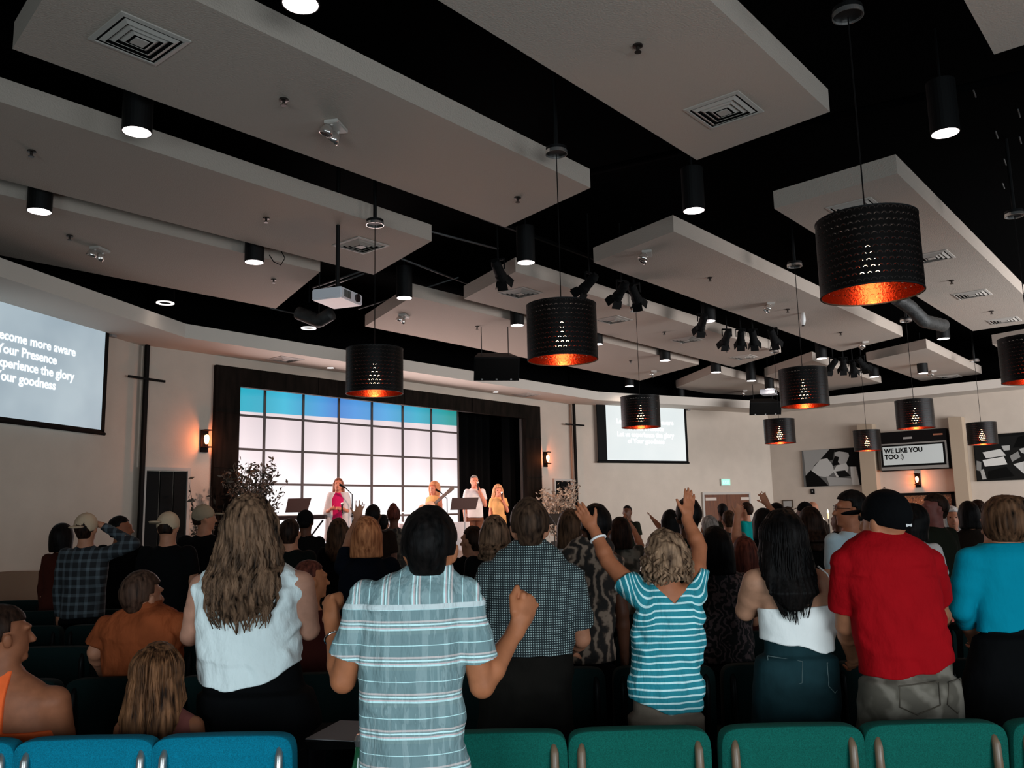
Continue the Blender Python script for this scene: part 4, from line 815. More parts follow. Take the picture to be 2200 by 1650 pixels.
def hand(F, w_, d, n, pose='relaxed', side=1, s=1.0, fine=True):
    """w_ wrist, d along the hand, n palm normal, side=+1: thumb towards across=d x n, -1 the other way"""
    d = nrm(d); n = vv(n); n = nrm(n-d*n.dot(d)); ac = np.cross(d, n)*side; w_ = vv(w_)
    Rm = np.stack([ac, d, n], 1)
    F.ell(w_+d*.048*s, (.040*s, .055*s, .017*s), Rm, k=.012); F.cone(w_-d*.01, w_+d*.03*s, .025*s, .026*s, .015)
    if not fine:
        sp = .9 if pose == 'open' else .5
        if pose == 'fist': F.ell(w_+d*.065*s+n*.012, (.042*s, .038*s, .034*s), Rm, k=.015); return
        for i in range(4):
            o = (1.5-i)/1.5; F.cone(w_+d*.09*s+ac*o*.028*s, w_+d*(.165-.012*abs(o-.2))*s+ac*o*.042*s*(1 if pose == 'open' else .8), .010*s, .008*s, .004)
        F.cone(w_+d*.03*s+ac*.03*s, w_+d*.085*s+ac*.075*s, .012*s, .010*s, .006); return
    L = [.072, .080, .074, .058]; curl = {'open': (.08, .10, .08), 'relaxed': (.35, .45, .3), 'fist': (1.35, 1.6, 1.0), 'flat': (.03, .05, .04)}[pose]
    spread = {'open': .09, 'flat': .02, 'relaxed': .05, 'fist': 0}[pose]
    for i in range(4):
        o = (1.5-i)/1.5; p = w_+(d*(.092-.006*abs(o-.2))+ac*o*.029)*s; dd = nrm(d+ac*spread*o*1.6); r = [.0095, .0088, .0080, .0070]; up = n.copy()
        for j, (fr, c) in enumerate(zip((.46, .30, .24), curl)):
            c = c*(1+.12*i) if pose == 'relaxed' else c
            cr, sr = math.cos(c), math.sin(c); dd, up = nrm(dd*cr+up*sr), nrm(up*cr-dd*sr); q = p+dd*L[i]*fr*s; F.cone(p, q, r[j]*s, r[j+1]*s, .004); p = q
    if pose == 'fist':
        F.ell(w_+(d*.072+n*.022)*s, (.036*s, .028*s, .020*s), Rm, k=.012)
        p = w_+(d*.035+ac*.036)*s; q = p+(d*.035+ac*.012+n*.018)*s; F.cone(p, q, .013*s, .011*s, .01); F.cone(q, q+(d*.03+n*.004+ac*-.004)*s, .0105*s, .009*s, .004)
    else:
        p = w_+(d*.028+ac*.030)*s; q = p+(d*.032+ac*.028+n*.008)*s; F.cone(p, q, .0135*s, .011*s, .01); F.cone(q, q+nrm(d*.8+ac*.5+n*.1)*.034*s, .0105*s, .008*s, .004)
SKIN = {}
def skin(name, c):
    if name in SKIN: return SKIN[name]
    S = NG('skin_'+name, .55); S.b.inputs['Specular IOR Level'].default_value = .2; n = S.noise(22, 3); S.color(S.ramp(n, [(.3, tuple(x*.86 for x in c)), (.7, tuple(min(1, x*1.1) for x in c))])); S.bump(S.noise(300, 2), .08, .002); SKIN[name] = S.M; return S.M
sk_l = skin('light', (.36, .15, .085)); sk_m = skin('tan', (.28, .10, .05)); sk_d = skin('brown', (.085, .03, .015))
def hairmat(name, c0, c1):
    S = NG('hair_'+name, .55); S.b.inputs['Specular IOR Level'].default_value = .07; n = S.noise(55, 3, stretch=(1, 1, .12)); n2 = S.noise(9, 2, stretch=(1, 1, .3)); f = S.math('ADD', S.math('MULTIPLY', n, .7), S.math('MULTIPLY', n2, .3))
    S.color(S.ramp(f, [(.36, c0), (.64, c1)])); S.bump(n, .7, .006); return S.M
h_blk = hairmat('black', (.0012, .001, .001), (.007, .005, .0045)); h_dk = hairmat('dark_brown', (.003, .0015, .001), (.028, .013, .008)); h_br = hairmat('brown', (.008, .004, .002), (.08, .038, .02)); h_hl = hairmat('highlighted', (.004, .002, .0012), (.21, .115, .068))
h_bd = hairmat('dark_blond', (.02, .009, .005), (.34, .20, .12)); h_or = hairmat('ginger_blond', (.14, .04, .015), (.50, .19, .08)); h_gr = hairmat('grey', (.12, .10, .09), (.45, .40, .36)); h_wh = hairmat('white', (.35, .32, .3), (.8, .76, .72)); h_au = hairmat('auburn', (.02, .005, .004), (.13, .035, .022)); h_bl = hairmat('stage_blond', (.45, .18, .08), (.80, .45, .24))
def cloth(name, c, rough=.85, fold=.35, noise=.12):
    if name in MATS: return MATS[name]
    S = NG(name, rough); n = S.noise(5, 3); S.color(S.ramp(n, [(.3, tuple(x*(1-noise) for x in c)), (.7, tuple(min(1, x*(1+noise)) for x in c))])); S.bump(S.noise(9, 4, stretch=(1.3, 1, .7)), fold, .035); S.b.inputs['Specular IOR Level'].default_value = .06; return S.M
def local(p, root, yaw):
    q = Vector(p)-root; c, s = math.cos(-yaw), math.sin(-yaw); return vv((q.x*c-q.y*s, q.x*s+q.y*c, q.z))
shoe_me = None
def shoes(r, m_=None):
    global shoe_me
    if shoe_me is None:
        shoe_me = MB().prism([(-.045, -.10), (.045, -.10), (.052, .08), (.03, .17), (-.03, .17), (-.05, .08)], 0.0, .06).lathe([(.048, .05), (.046, .12), (0, .12)], 14, (0, -.04, 0)).mesh('shoe')
        shoe_me.materials.append(mat('shoe_black', (.012, .011, .011), .5))
    for sx in (-1, 1): o = put('shoe', shoe_me, None, r); o.location = (sx*.105, .0, 0)
def person(label, px, top, d, dz=0.0, face=0, hyaw=0, tilt=0, b=1.0, bw=None, bh=None, fem=False, rows=None, rowd=.62, hem=None, sleeve='short', cuff=None, top_m=None, pant_m=None, pants_top=None, skin_m=None, hair=None, hair_m=None, hw=1.0, arms=None, seated=False, fine=None,
           h=None, lean=0.0, fold=.004, collar=None, neckcut=None, cap=None, depthk=1.0, group=None, strap=None, tuck=False, folds=None, longtop=False, extra=None, floorz=0.0, hscale=1.0, hcut=None, eyes=False, low=None):
    root = atd(px, top, d); root = Vector((root.x, root.y, floorz)); topz = atd(px, top, d).z-dz-floorz; yaw = YAW-math.pi/2+R(face)
    r = empty('person', root, yaw, label=label, cat='person', group=group)
    H = topz/.985 if not seated else topz/.985+.43; sc = H/1.72; drop = H-topz/.985
    if seated and not low: pass
    h = h or max(.0055, min(.03, .0020*d)); fine = fine if fine is not None else d < 5.5
    J = lambda q: local(atd(q[0], q[1], d+(q[2] if len(q) > 2 else 0)), root, yaw)
    sk = skin_m or sk_l; hs = hscale*(.97 if fem else 1.0)
    Z = lambda f: H*f-drop
    hc = vv((0, .0+lean, topz-.115*hs)); Rh = rotm(R(hyaw), R(tilt)); hp = lambda v: hc+Rh @ (vv(v)*hs)
    # ---- torso profile: from pixel rows, or from the build
    if rows:
        prof = []
        for y, xl, xr in rows:
            a, c = J((xl, y)), J((xr, y)); ax = abs(c[0]-a[0])/2; zf = max(0, min(1, ((a[2]+c[2])/2)/max(topz, .1))); prof.append([(a[2]+c[2])/2, (a[0]+c[0])/2, lean*zf, max(ax, .03), max(.055, min(.17, ax*rowd))*depthk])
        prof = [p for p in prof]
    else:
        hb = bh or b; wb = bw or b; sw = (.172 if fem else .19)*sc
        prof = [[Z(.845), 0, lean*.9, .055*sc, .055], [Z(.825), 0, lean*.88, .085*sc, .07], [Z(.805), 0, lean*.85, .15*sc*b**.5, .085*b], [Z(.77), 0, lean*.8, sw*b**.6*.98, .112*b], [Z(.70), 0, lean*.7, (.158 if fem else .175)*sc*b, .122*b], [Z(.62), 0, lean*.5, (.132 if fem else .158)*sc*wb, .115*wb], [Z(.54), 0, .0, (.172 if fem else .165)*sc*hb, .13*hb], [Z(.485), 0, 0, (.178 if fem else .165)*sc*hb, .13*hb]]
    prof = sorted(prof); P0a = np.array(prof); zs_ = np.arange(P0a[0][0], P0a[-1][0]+.001, .02); G = np.stack([zs_]+[np.interp(zs_, P0a[:, 0], P0a[:, i]) for i in range(1, 5)], 1)
    for _ in range(2):
        G2 = G.copy(); G2[1:-1, 1:] = (G[:-2, 1:]+2*G[1:-1, 1:]+G[2:, 1:])/4; G = G2
    prof = [list(q) for q in G]; zt = prof[-1][0]
    ntop = hc+vv((0, -.01, -.05)); nb = vv((prof[-1][1]*.8, lean*.9-.005, zt-.01))
    P = np.array(prof)
    def atprof(z): return [np.interp(z, P[:, 0], P[:, i]) for i in range(1, 5)]
    zsh = Z(.80) if not rows else None
    sh = {}
    for sd in (-1, 1):
        if arms and 's'+('L' if sd < 0 else 'R') in arms: sh[sd] = J(arms['s'+('L' if sd < 0 else 'R')])
        else: zz_ = Z(.795); cx, cy, ax, ay = atprof(zz_); sh[sd] = vv((cx+sd*(ax*(1.0 if not rows else .86)), cy, zz_))
    B = Field(h)
    B.loft([[p[0], p[1], p[2], max(p[3]-(.036 if p[0] < zt-.36 else .015), .03), max(p[4]-(.036 if p[0] < zt-.36 else .015), .03)] for p in prof], k=.02)
    B.cone(nb, ntop, (.056 if fem else .064)*hs*b**.3, (.050 if fem else .058)*hs, .03)
    B.ell(hp((0, -.018, .02)), (.077*hs, .094*hs, .098*hs), Rh); B.ell(hp((0, .022, -.045)), (.060*hs, .070*hs, .072*hs), Rh, k=.03)
    B.cone(hp((0, .088, .005)), hp((0, .108, -.028)), .010*hs, .015*hs, .015); B.ell(hp((0, .076, .03)), (.052*hs, .022*hs, .014*hs), Rh, k=.02); B.ell(hp((0, .078, -.068)), (.026*hs, .016*hs, .010*hs), Rh, k=.01); B.ell(hp((0, .075, -.100)), (.024*hs, .018*hs, .016*hs), Rh, k=.02)
    for sx in (-1, 1): B.ell(hp((sx*.080, -.008, -.018)), (.011*hs, .020*hs, .032*hs), Rh @ rotm(0, .15, sx*.25), k=.006)
    for sd in (-1, 1): q_ = nb+(sh[sd]-nb)*.72; B.cone(nb+vv((0, 0, -.022)), q_+vv((0, 0, -.022)), .036, .032, .04)
    # ---- arms
    AR = {}
    for sd, key in ((-1, 'L'), (1, 'R')):
        a = (arms or {}).get(key); S0_ = sh[sd]; L1, L2 = .165*H, .145*H; r1 = (.042 if fem else .048)*sc*b**.8; r2 = (.034 if fem else .039)*sc*b**.5; r3 = .026*sc
        if a is None or a == 'down': E_ = S0_+vv((sd*.04, -.01, -L1)); W_ = E_+vv((sd*.01, .05, -L2)); hd = (0, .15, -1); hn = (-sd, 0, 0); ps = 'relaxed'
        elif a == 'fold': E_ = S0_+vv((sd*.05, .02, -L1)); W_ = E_+vv((-sd*.10, .20, .06)); hd = (-sd*.8, .6, .1); hn = (0, -1, -.2); ps = 'relaxed'
        elif a == 'up': E_ = S0_+vv((sd*.10, .08, .10)); W_ = E_+vv((sd*.03, .03, L2)); hd = (0, 0, 1); hn = (0, 1, 0); ps = 'open'
        elif a == 'mic': E_ = S0_+vv((sd*.05, .04, -L1*.92)); W_ = vv((sd*.05, .16, hc[2]-.12)); hd = (-sd*.5, .2, .7); hn = (-sd, -.3, 0); ps = 'fist'
        elif a == 'front': E_ = S0_+vv((sd*.06, .05, -L1*.9)); W_ = E_+vv((-sd*.06, .22, .03)); hd = (-sd*.3, 1, 0); hn = (0, 0, -1); ps = 'relaxed'
        elif a == 'head': E_ = S0_+vv((sd*.20, .10, .08)); W_ = hc+vv((sd*.10, .05, .03)); hd = (-sd, 0, .3); hn = (0, 0, -1); ps = 'relaxed'
        else: E_, W_ = J(a['e']), J(a['w']); hd = J(a['h'])-W_ if 'h' in a else W_-E_; hn = a.get('n', (0, 1, 0)); ps = a.get('pose', 'relaxed'); r1 *= a.get('k', 1); r2 *= a.get('k', 1); r3 *= a.get('k', 1)**.5
        AR[sd] = (S0_, E_, W_, r1, r2, r3); M_ = (S0_+E_)/2
        B.cone(S0_, M_, r1*1.12, r1, .03); B.cone(M_, E_, r1, r2*1.02, .01); F_ = E_+(W_-E_)*.3; B.cone(E_, F_, r2, r2*1.06, .01); B.cone(F_, W_, r2*1.06, r3, .01)
        fl2 = (arms or {}).get('flip'+key, 1)
        hand(B, W_+nrm(hd)*.01, hd, hn, ps, side=fl2, s=.98*sc*(.92 if fem else 1)*(a.get('s', 1) if isinstance(a, dict) else 1), fine=fine)
    # ---- legs
    Lg = {}
    hipz = P[0][0]+.02; hx = P[0][3]*.48; cx0 = P[0][1]; rt_ = min(P[0][3]*.52, .105*b)
    for sx in (-1, 1):
        if seated: kn = vv((cx0+sx*.10, .44, .50)); an = vv((cx0+sx*.11, .46, .09)); hj = vv((cx0+sx*hx, .02, .52))
        else: kn = vv((cx0*.5+sx*.105, .02, Z(.275))); an = vv((sx*.105, -.03, .08)); hj = vv((cx0+sx*hx, 0, hipz))
        Lg[sx] = (hj, kn, an); B.cone(hj, kn, rt_*.86, .052*sc, .03); B.cone(kn, kn+(an-kn)*.35, .052*sc, .054*sc, .01); B.cone(kn+(an-kn)*.35, an, .054*sc, .034, .01); B.cone(an+vv((0, -.01, -.045)), an+vv((0, .13, -.055)), .034, .024, .02)
    if seated: B.loft([[.44, cx0, .0, .15*b, .12*b], [P[0][0]+.02, cx0, .0, P[0][3]-.014, P[0][4]]], k=.02)
    fmesh('body', B, sk, r)
    if eyes:
        for sx in (-1, 1): MB().lathe([(0, .008), (.012, 0), (0, -.008)], 8, hp((sx*.03, .078, .008))).build('eye', mat('eye_dark', (.01, .008, .006), .2), r)
        MB().lathe([(0, .005), (.024, 0), (0, -.007)], 10, hp((0, .088, -.068))).build('mouth', mat('lips', (.35, .06, .05), .4), r)
    # ---- top
    if top_m is not None:
        T = Field(h*.95); g = .006; he = (min(hem(J, x_, 0) for x_ in (-.3, -.1, 0, .1, .3)) if callable(hem) else hem) if hem is not None else Z(.50)
        lo_ = [p for p in prof]
        T.loft([[p[0], p[1], p[2], p[3], p[4]] for p in lo_]+([[he-.03, lo_[0][1], lo_[0][2], lo_[0][3]*1.02, lo_[0][4]]] if he < lo_[0][0] else []), k=.02)
        for sd in (-1, 1):
            if sleeve != 'none' or not neckcut: q_ = nb+(sh[sd]-nb)*.72; T.cone(nb+vv((0, 0, -.022))+(q_-nb)*.25, q_+vv((0, 0, -.022)), .044, .044, .03)
        planes = []
        for sd in (-1, 1):
            S0_, E_, W_, r1, r2, r3 = AR[sd]; q = 1.16 if b < 1.05 else 1.1; rs_ = r1*q+.008
            if sleeve == 'none': T.cone(S0_+vv((-sd*.035, 0, .0)), S0_+vv((-sd*.01, 0, -.0)), r1*1.05, r1*1.0, .03); continue
            if sleeve == 'short': fr = cuff or .62; T.sleeve(S0_, S0_+(E_-S0_)*(fr+.15), rs_*1.02, rs_*1.05, .009, S0_+(E_-S0_)*fr)
            else: T.cone(S0_, (S0_+E_)/2, rs_, rs_*.95, .025); T.cone((S0_+E_)/2, E_, rs_*.95, r2*1.2, .012); T.sleeve(E_, W_, r2*1.22, r3*1.3, .012, W_-nrm(W_-E_)*.012)
        def folder(x, y, z):
            a = vnoise(x*5+3, y*5, z*9)*1.6; return fold*(vnoise(x*11+a*2, y*9, z*16+a*3)*2.2+vnoise(x*26+z*12, y*20, z*10-x*14)*.9)
        T.disp(folder)
        if folds: T.disp(folds(J))
        if callable(hem): T.cut(lambda x, y, z: hem(J, x, y)-z)
        else: T.cut(lambda x, y, z: he+.006*np.sin(x*17)-z)
        if neckcut: T.cut(neckcut(J))
        elif collar is None: T.cut(lambda x, y, z: np.maximum(-(np.sqrt((x-nb[0])**2+((y-nb[1]-.02)*1.0)**2+((z-zt-.015)*1.2)**2)-.058*sc), -9)*1.0)
        t_ = fmesh('shirt' if not longtop else 'dress', T, top_m, r)
        if collar:
            C_ = Field(h*.9); c0 = vv((nb[0], nb[1]+.01, collar)); rr = .078*hs
            C_.loft([[collar-.03, c0[0], c0[1], rr*1.35, rr*1.22], [collar-.005, c0[0], c0[1], rr*1.06, rr*1.06], [collar+.028, c0[0], c0[1], rr*.98, rr*1.0]], k=.005)
            C_.cut(lambda x, y, z: -((np.sqrt((x-c0[0])**2+(y-c0[1])**2))-rr*.86)); fmesh('collar', C_, top_m, t_)
    # ---- trousers
    if pant_m is not None and not longtop:
        Q = Field(max(h*1.15, .008)); pt = pants_top if pants_top is not None else (hem+.04 if (hem is not None and not callable(hem)) else Z(.56))
        hlow = (min(hem(J, x_, 0) for x_ in np.linspace(-.3, .3, 25)) if callable(hem) else (hem if hem is not None else Z(.50)))
        inn = 1e9 if tuck else hlow-.015
        Q.loft([[p[0], p[1], p[2], p[3]+(.006 if p[0] < inn else -.020), p[4]+(.006 if p[0] < inn else -.020)] for p in prof if p[0] < pt+.10]+[[hipz-.05, cx0, 0, P[0][3]*1.0, P[0][4]]], k=.03)
        for sx in (-1, 1): hj, kn, an = Lg[sx]; Q.cone(hj, kn, rt_*1.04, .072*sc, .03); Q.cone(kn, an, .072*sc, .066*sc, .02)
        Q.disp(lambda x, y, z: .006*vnoise(x*12, y*12, z*18)*2)
        Q.cut(lambda x, y, z: z-pt+.0*x)
        fmesh('trousers', Q, pant_m, r)
    elif longtop:
        Q = Field(max(h*1.2, .01)); he = hem or .3; Q.loft([[Z(.60), cx0, 0, P[0][3]*.95, P[0][4]], [Z(.50), cx0, 0, P[0][3]*1.05, P[0][4]*1.05], [he, cx0, 0, P[0][3]*1.35, P[0][4]*1.4]], k=.03); Q.disp(lambda x, y, z: .010*vnoise(x*14, y*14, z*3)*2); fmesh('skirt', Q, pant_m or top_m, r)
    shoes(r) if not seated else None
    def backy(x, z):
        if z > zt+.01: return 9
        cx, cy, ax_, ay_ = atprof(z); return cy-ay_*max(.2, 1-min(1, abs((x-cx)/ax_))**2.3)**(1/2.3)-.018
    # ---- hair
    if hair:
        hf = Field(max(h*.9, .006)); X0 = hc; st = hair
        big = {'short': 1.06, 'crop': 1.035, 'curly': 1.20, 'bob': 1.16, 'long': 1.10, 'wavy': 1.12, 'bun': 1.07, 'updo': 1.12}.get(st, 1.08)*hw
        hf.ell(hp((0, -.022, .022)), (.080*hs*big, .100*hs*big, .103*hs*(big if st not in ('curly',) else big)), Rh, k=.02)
        cutz = {'short': -.082, 'crop': -.065, 'curly': -.088, 'bun': -.05, 'updo': -.07}.get(st)
        if st == 'short' or st == 'crop': hf.cone(hp((0, -.050, -.02)), hp((0, -.050, -.060)), .060*hs, .048*hs, .02)
        if st == 'curly': hf.ell(hp((0, -.035, -.020)), (.096*hs*hw, .092*hs, .080*hs), Rh, k=.03)
        if st == 'bob': hf.loft([[hc[2]-.14*hs, hc[0], hc[1]-.025, .102*hs*hw, .085], [hc[2]-.05, hc[0], hc[1]-.03, .100*hs*hw, .095], [hc[2]+.02, hc[0], hc[1]-.02, .088*hs*hw, .095]], k=.03); cutz = -.17
        if st in ('long', 'wavy'):
            L = low if low is not None else .36; z1 = hc[2]-L
            yb_ = min(hc[1]-.10, backy(hc[0], z1)+.006, backy(hc[0], z1+.1)+.006); hf.loft([[z1+.05, hc[0]+.0, yb_, .030*hw, .016], [z1+.13, hc[0], yb_-.004, .095*hw, .036], [hc[2]-.16, hc[0], hc[1]-.085, .110*hw, .055], [hc[2]-.05, hc[0], hc[1]-.04, .102*hw, .085], [hc[2]+.03, hc[0], hc[1]-.02, .090*hw, .09]], k=.03)
        if st in ('bun', 'updo'): hf.ell(hp((0, -.04, .125)) if st == 'bun' else hp((0.005, -.065, .098)), (.042, .042, .036) if st == 'bun' else (.070*hw, .058, .044), Rh, k=.012)
        amp = {'short': .005, 'crop': .002, 'curly': .016, 'bob': .003, 'long': .004, 'wavy': .011, 'bun': .003, 'updo': .005}.get(st, .005)
        c_ = hc
        def strands(x, y, z):
            a = np.arctan2(x-c_[0], -(y-c_[1])+.001)
            if st == 'curly': return amp*(vnoise(x*32+z*18, y*32, z*26)*1.3+vnoise(x*70, y*70+z*40, z*52)*.7)
            if st in ('short', 'crop'): return amp*(vnoise(x*30, y*30, z*22)*1.2+vnoise(x*75, y*75+z*30, z*60)*1.0)
            wv = .35*np.sin(z*38+a*2)+vnoise(x*6, y*6, z*9)*1.6 if st == 'wavy' else vnoise(x*5, y*5, z*5)*.8
            return amp*(vnoise(a*14+wv*2, z*6, a*0+2)*1.6+vnoise(a*38+wv*3, z*9, a*0+5)*1.2)
        hf.disp(strands)
        fy = hcut if hcut is not None else (.045 if st not in ('curly', 'short', 'crop') else .050)
        Ri = Rh.T
        def facecut(x, y, z):
            X, Y, Z_ = x-hc[0], y-hc[1], z-hc[2]; yl = Ri[1, 0]*X+Ri[1, 1]*Y+Ri[1, 2]*Z_; zl = Ri[2, 0]*X+Ri[2, 1]*Y+Ri[2, 2]*Z_; xl = Ri[0, 0]*X+Ri[0, 1]*Y+Ri[0, 2]*Z_
            lim = {'short': .0, 'crop': .0}.get(st, .03)
            side = np.minimum(yl-(lim if True else 0), .062*hs-zl+.0)        # in front of the ears and below the hairline
            side2 = np.minimum(.0-zl*1.0+.03*hs, yl+.028) if st in ('short', 'crop') else -1
            front = np.minimum(yl-fy*hs, .075*hs-zl); out = np.maximum(front, side if st in ('short', 'crop') else np.minimum(side, np.abs(xl)*-1+.062))
            if st in ('short', 'crop'): out = np.maximum(out, np.minimum(np.minimum(-zl+.018, yl+.030), 1))
            if st in ('short', 'crop'): out = np.maximum(out, np.minimum(-.022*hs-zl, np.abs(xl)-(.062+.16*np.minimum(zl+.022, 0))*hs))
            if cutz is not None: out = np.maximum(out, cutz*hs-zl)
            return out
        hf.cut(facecut)
        ho = fmesh('hair', hf, hair_m or h_dk, r)
        if st in ('long', 'wavy') and d < 4.6:
            rg = np.random.RandomState(int(px)); lk = MB(); L = low if low is not None else .36
            for i in range(200):
                a = rg.uniform(-1.75, 1.75); rr = rg.uniform(.92, 1.06); wv = rg.uniform(0, 6.28); am = (.016 if st == 'wavy' else .004); Ls = L*rg.uniform(.72, 1.04)-.03*abs(a); pts = []; rad = []
                for k in range(15):
                    t = k/14; zz_ = .105*(1-t*2.2) if t < .45 else None
                    z_ = hc[2]+.10-(.10+Ls)*t; dz_ = z_-hc[2]
                    if dz_ > -.03: q = math.sqrt(max(0, 1-((dz_-.02)/.108)**2)); rx, ry = .092*q*hw, .113*q
                    else: u = min(1, (-.03-dz_)/.14); rx, ry = (.092+.024*u)*hw, .113+.004*u
                    if st == 'long' and t > .5: rx *= 1-(t-.5)*1.1
                    if st == 'wavy' and t > .75: rx *= 1-(t-.75)*.9
                    x_ = hc[0]+rx*math.sin(a)*rr+am*math.sin(z_*36+wv)*min(1, t*2); y_ = hc[1]-.022-ry*math.cos(a)*rr-.012*math.cos(z_*31+wv)*(am*30)*t
                    y_ = min(y_, backy(x_, z_)*rg.uniform(1, 1.06)); pts.append((x_, y_, z_)); rad.append((.0065 if st == 'wavy' else .0042)*hw*(1-.75*t**3)*(1 if t > .08 else .5))
                lk.tube(pts, rad, 5)
            lk.build('hair_lock', hair_m or h_dk, ho, smooth=True)['kind'] = 'stuff'
        if st == 'curly' and d < 4.6:
            rg = np.random.RandomState(5); lk = MB()
            for i in range(230):
                a = rg.uniform(-2.2, 2.2); el = rg.uniform(-.55, 1.45); rx, ry, rz = .094*hw*1.02, .112, .118; n0 = vv((math.sin(a)*math.cos(el), -math.cos(a)*math.cos(el), math.sin(el)))
                c1 = hc+vv((0, -.022, .0))+vv((rx, ry, rz))*n0; dn = vv((math.cos(a)*rg.uniform(-.9, .9), 0, -1)); pts = []
                for k in range(6): t = k/5; pts.append(c1+n0*.010*math.sin(t*3.1)+dn*(.038*t)*1.0+vv((.008*math.sin(t*5+i), 0, 0)))
                lk.tube(pts, [.004, .007, .008, .007, .005, .002], 5)
            lk.build('hair_lock', hair_m or h_dk, ho, smooth=True)['kind'] = 'stuff'
    # ---- caps
    if cap:
        cm, bdir, pm = cap; cf = Field(max(h*.9, .006)); cf.ell(hp((0, -.018, .030)), (.092*hs, .109*hs, .108*hs), Rh); Ri = Rh.T
        cf.cut(lambda x, y, z: -.006-(Ri[2, 0]*(x-hc[0])+Ri[2, 1]*(y-hc[1])+Ri[2, 2]*(z-hc[2])-.32*(Ri[1, 0]*(x-hc[0])+Ri[1, 1]*(y-hc[1])))-.0); co = fmesh('cap', cf, cm, r)
        bf = Field(max(h*.8, .005)); bc = hp((math.sin(bdir)*-.13, math.cos(bdir)*.13, .03+.01*math.cos(bdir))); bf.ell(bc, (.068, .068, .010), Rh @ rotm(0, -.12*math.cos(bdir)), k=.01); fmesh('brim', bf, pm or cm, co)
        b2 = MB(); b2.lathe([(0, .006), (.007, .003), (.008, 0)], 10, hp((0, -.018, .139))); b2.build('button', cm, co)
    return dict(root=r, hc=hc, sh=sh, AR=AR, J=J, prof=prof, yaw=yaw, rv=root, hp=hp, zt=zt, nb=nb)
# ---------------------------------------------------------------- patterned cloths
def plaid_shirt():
    S = NG('plaid_shirt', .85); stops = [(0, (.19, .27, .27)), (.10, (.55, .78, .78)), (.15, (.60, .46, .46)), (.19, (.20, .28, .28)), (.235, (.60, .84, .84)), (.28, (.22, .28, .28)), (.32, (.56, .48, .46)), (.37, (.17, .25, .26)), (.60, (.17, .25, .26)), (.665, (.55, .80, .80)), (.69, (.17, .25, .26))]
    P = S.math('ADD', S.math('MULTIPLY', S.z, 1/.108), S.math('MULTIPLY', S.noise(3, 2), .10)); c = S.ramp(S.math('FRACT', P), stops, 'CONSTANT')
    Q = S.math('FRACT', S.math('MULTIPLY', S.math('ADD', S.x, 3), 1/.098)); cy = S.ramp(Q, stops, 'CONSTANT')
    yoke = S.math('GREATER_THAN', S.z, 1.372); c = S.mix(yoke, c, cy); seam = S.math('LESS_THAN', S.math('ABSOLUTE', S.math('SUBTRACT', S.z, 1.372)), .008); c = S.mix(seam, c, (.55, .60, .60))
    v = S.noise(60, 3, stretch=(1, 1, .05)); c2 = S.mix(S.math('MULTIPLY', S.math('GREATER_THAN', v, .53), .20), c, (.50, .60, .60))
    S.b.inputs['Specular IOR Level'].default_value = .1; S.bump(S.noise(10, 4, stretch=(1.5, 1, .6)), .6, .06); return S.color(c2)
def stripe_shirt():
    S = NG('stripe_shirt', .85); ax = S.math('ABSOLUTE', S.math('SUBTRACT', S.x, .012)); t = S.math('MULTIPLY', S.math('MULTIPLY', S.math('SUBTRACT', ax, .085), 10.0), 1.0); t.node.use_clamp = True
    u = S.math('MULTIPLY', S.math('SUBTRACT', S.z, 1.12), 9.0); u.node.use_clamp = True; k = S.math('MULTIPLY', t, u)
    w1 = S.math('ADD', S.z, S.math('ADD', S.math('MULTIPLY', S.noise(4, 2), .035), S.math('MULTIPLY', S.math('MULTIPLY', S.x, S.x), .25)))
    w2 = S.math('ADD', S.math('MULTIPLY', ax, -1.0), S.math('MULTIPLY', S.z, .25)); w_ = S.math('ADD', S.math('MULTIPLY', w1, S.math('SUBTRACT', 1.0, k)), S.math('MULTIPLY', S.math('ADD', w2, 1.1), k))
    f = S.math('FRACT', S.math('MULTIPLY', w_, 1/.0275)); S.b.inputs['Specular IOR Level'].default_value = .1; S.bump(S.noise(9, 4, stretch=(1.5, 1, .6)), .6, .06)
    return S.color(S.ramp(f, [(0, (.58, .80, .80)), (.28, (.025, .23, .28)), (.95, (.025, .23, .28))], 'CONSTANT'))
def gingham():
    S = NG('gingham_shirt', .85); fx = S.math('LESS_THAN', S.math('FRACT', S.math('MULTIPLY', S.x, 1/.0105)), .42); fz = S.math('LESS_THAN', S.math('FRACT', S.math('MULTIPLY', S.z, 1/.0105)), .42)
    s = S.math('MULTIPLY', S.math('ADD', fx, fz), .5); S.bump(S.noise(10, 4, stretch=(1.5, 1, .6)), .5, .04); return S.color(S.ramp(s, [(0, (.004, .009, .011)), (.4, (.015, .028, .032)), (.9, (.42, .50, .48))], 'CONSTANT'))
def darkplaid():
    S = NG('dark_plaid', .85); fx = S.math('LESS_THAN', S.math('FRACT', S.math('MULTIPLY', S.x, 1/.07)), .35); fz = S.math('LESS_THAN', S.math('FRACT', S.math('MULTIPLY', S.z, 1/.07)), .35); s = S.math('MULTIPLY', S.math('ADD', fx, fz), .5); return S.color(S.mix(S.math('MULTIPLY', s, S.noise(9, 2)), (.002, .003, .005), (.12, .15, .17)))
def floral(name, a, b_, c, sc=9, w=4):
    S = NG(name, .85); n = S.nt.nodes.new('ShaderNodeTexWave'); n.inputs['Scale'].default_value = sc; n.inputs['Distortion'].default_value = w; n.inputs['Detail'].default_value = 3; n.inputs['Detail Scale'].default_value = 2; S.nt.links.new(S.co, n.inputs['Vector']); return S.color(S.ramp(n.outputs['Fac'], [(.2, a), (.55, b_), (.9, c)]))
m_plaid, m_stripe, m_ging, m_dpl = plaid_shirt(), stripe_shirt(), gingham(), darkplaid()
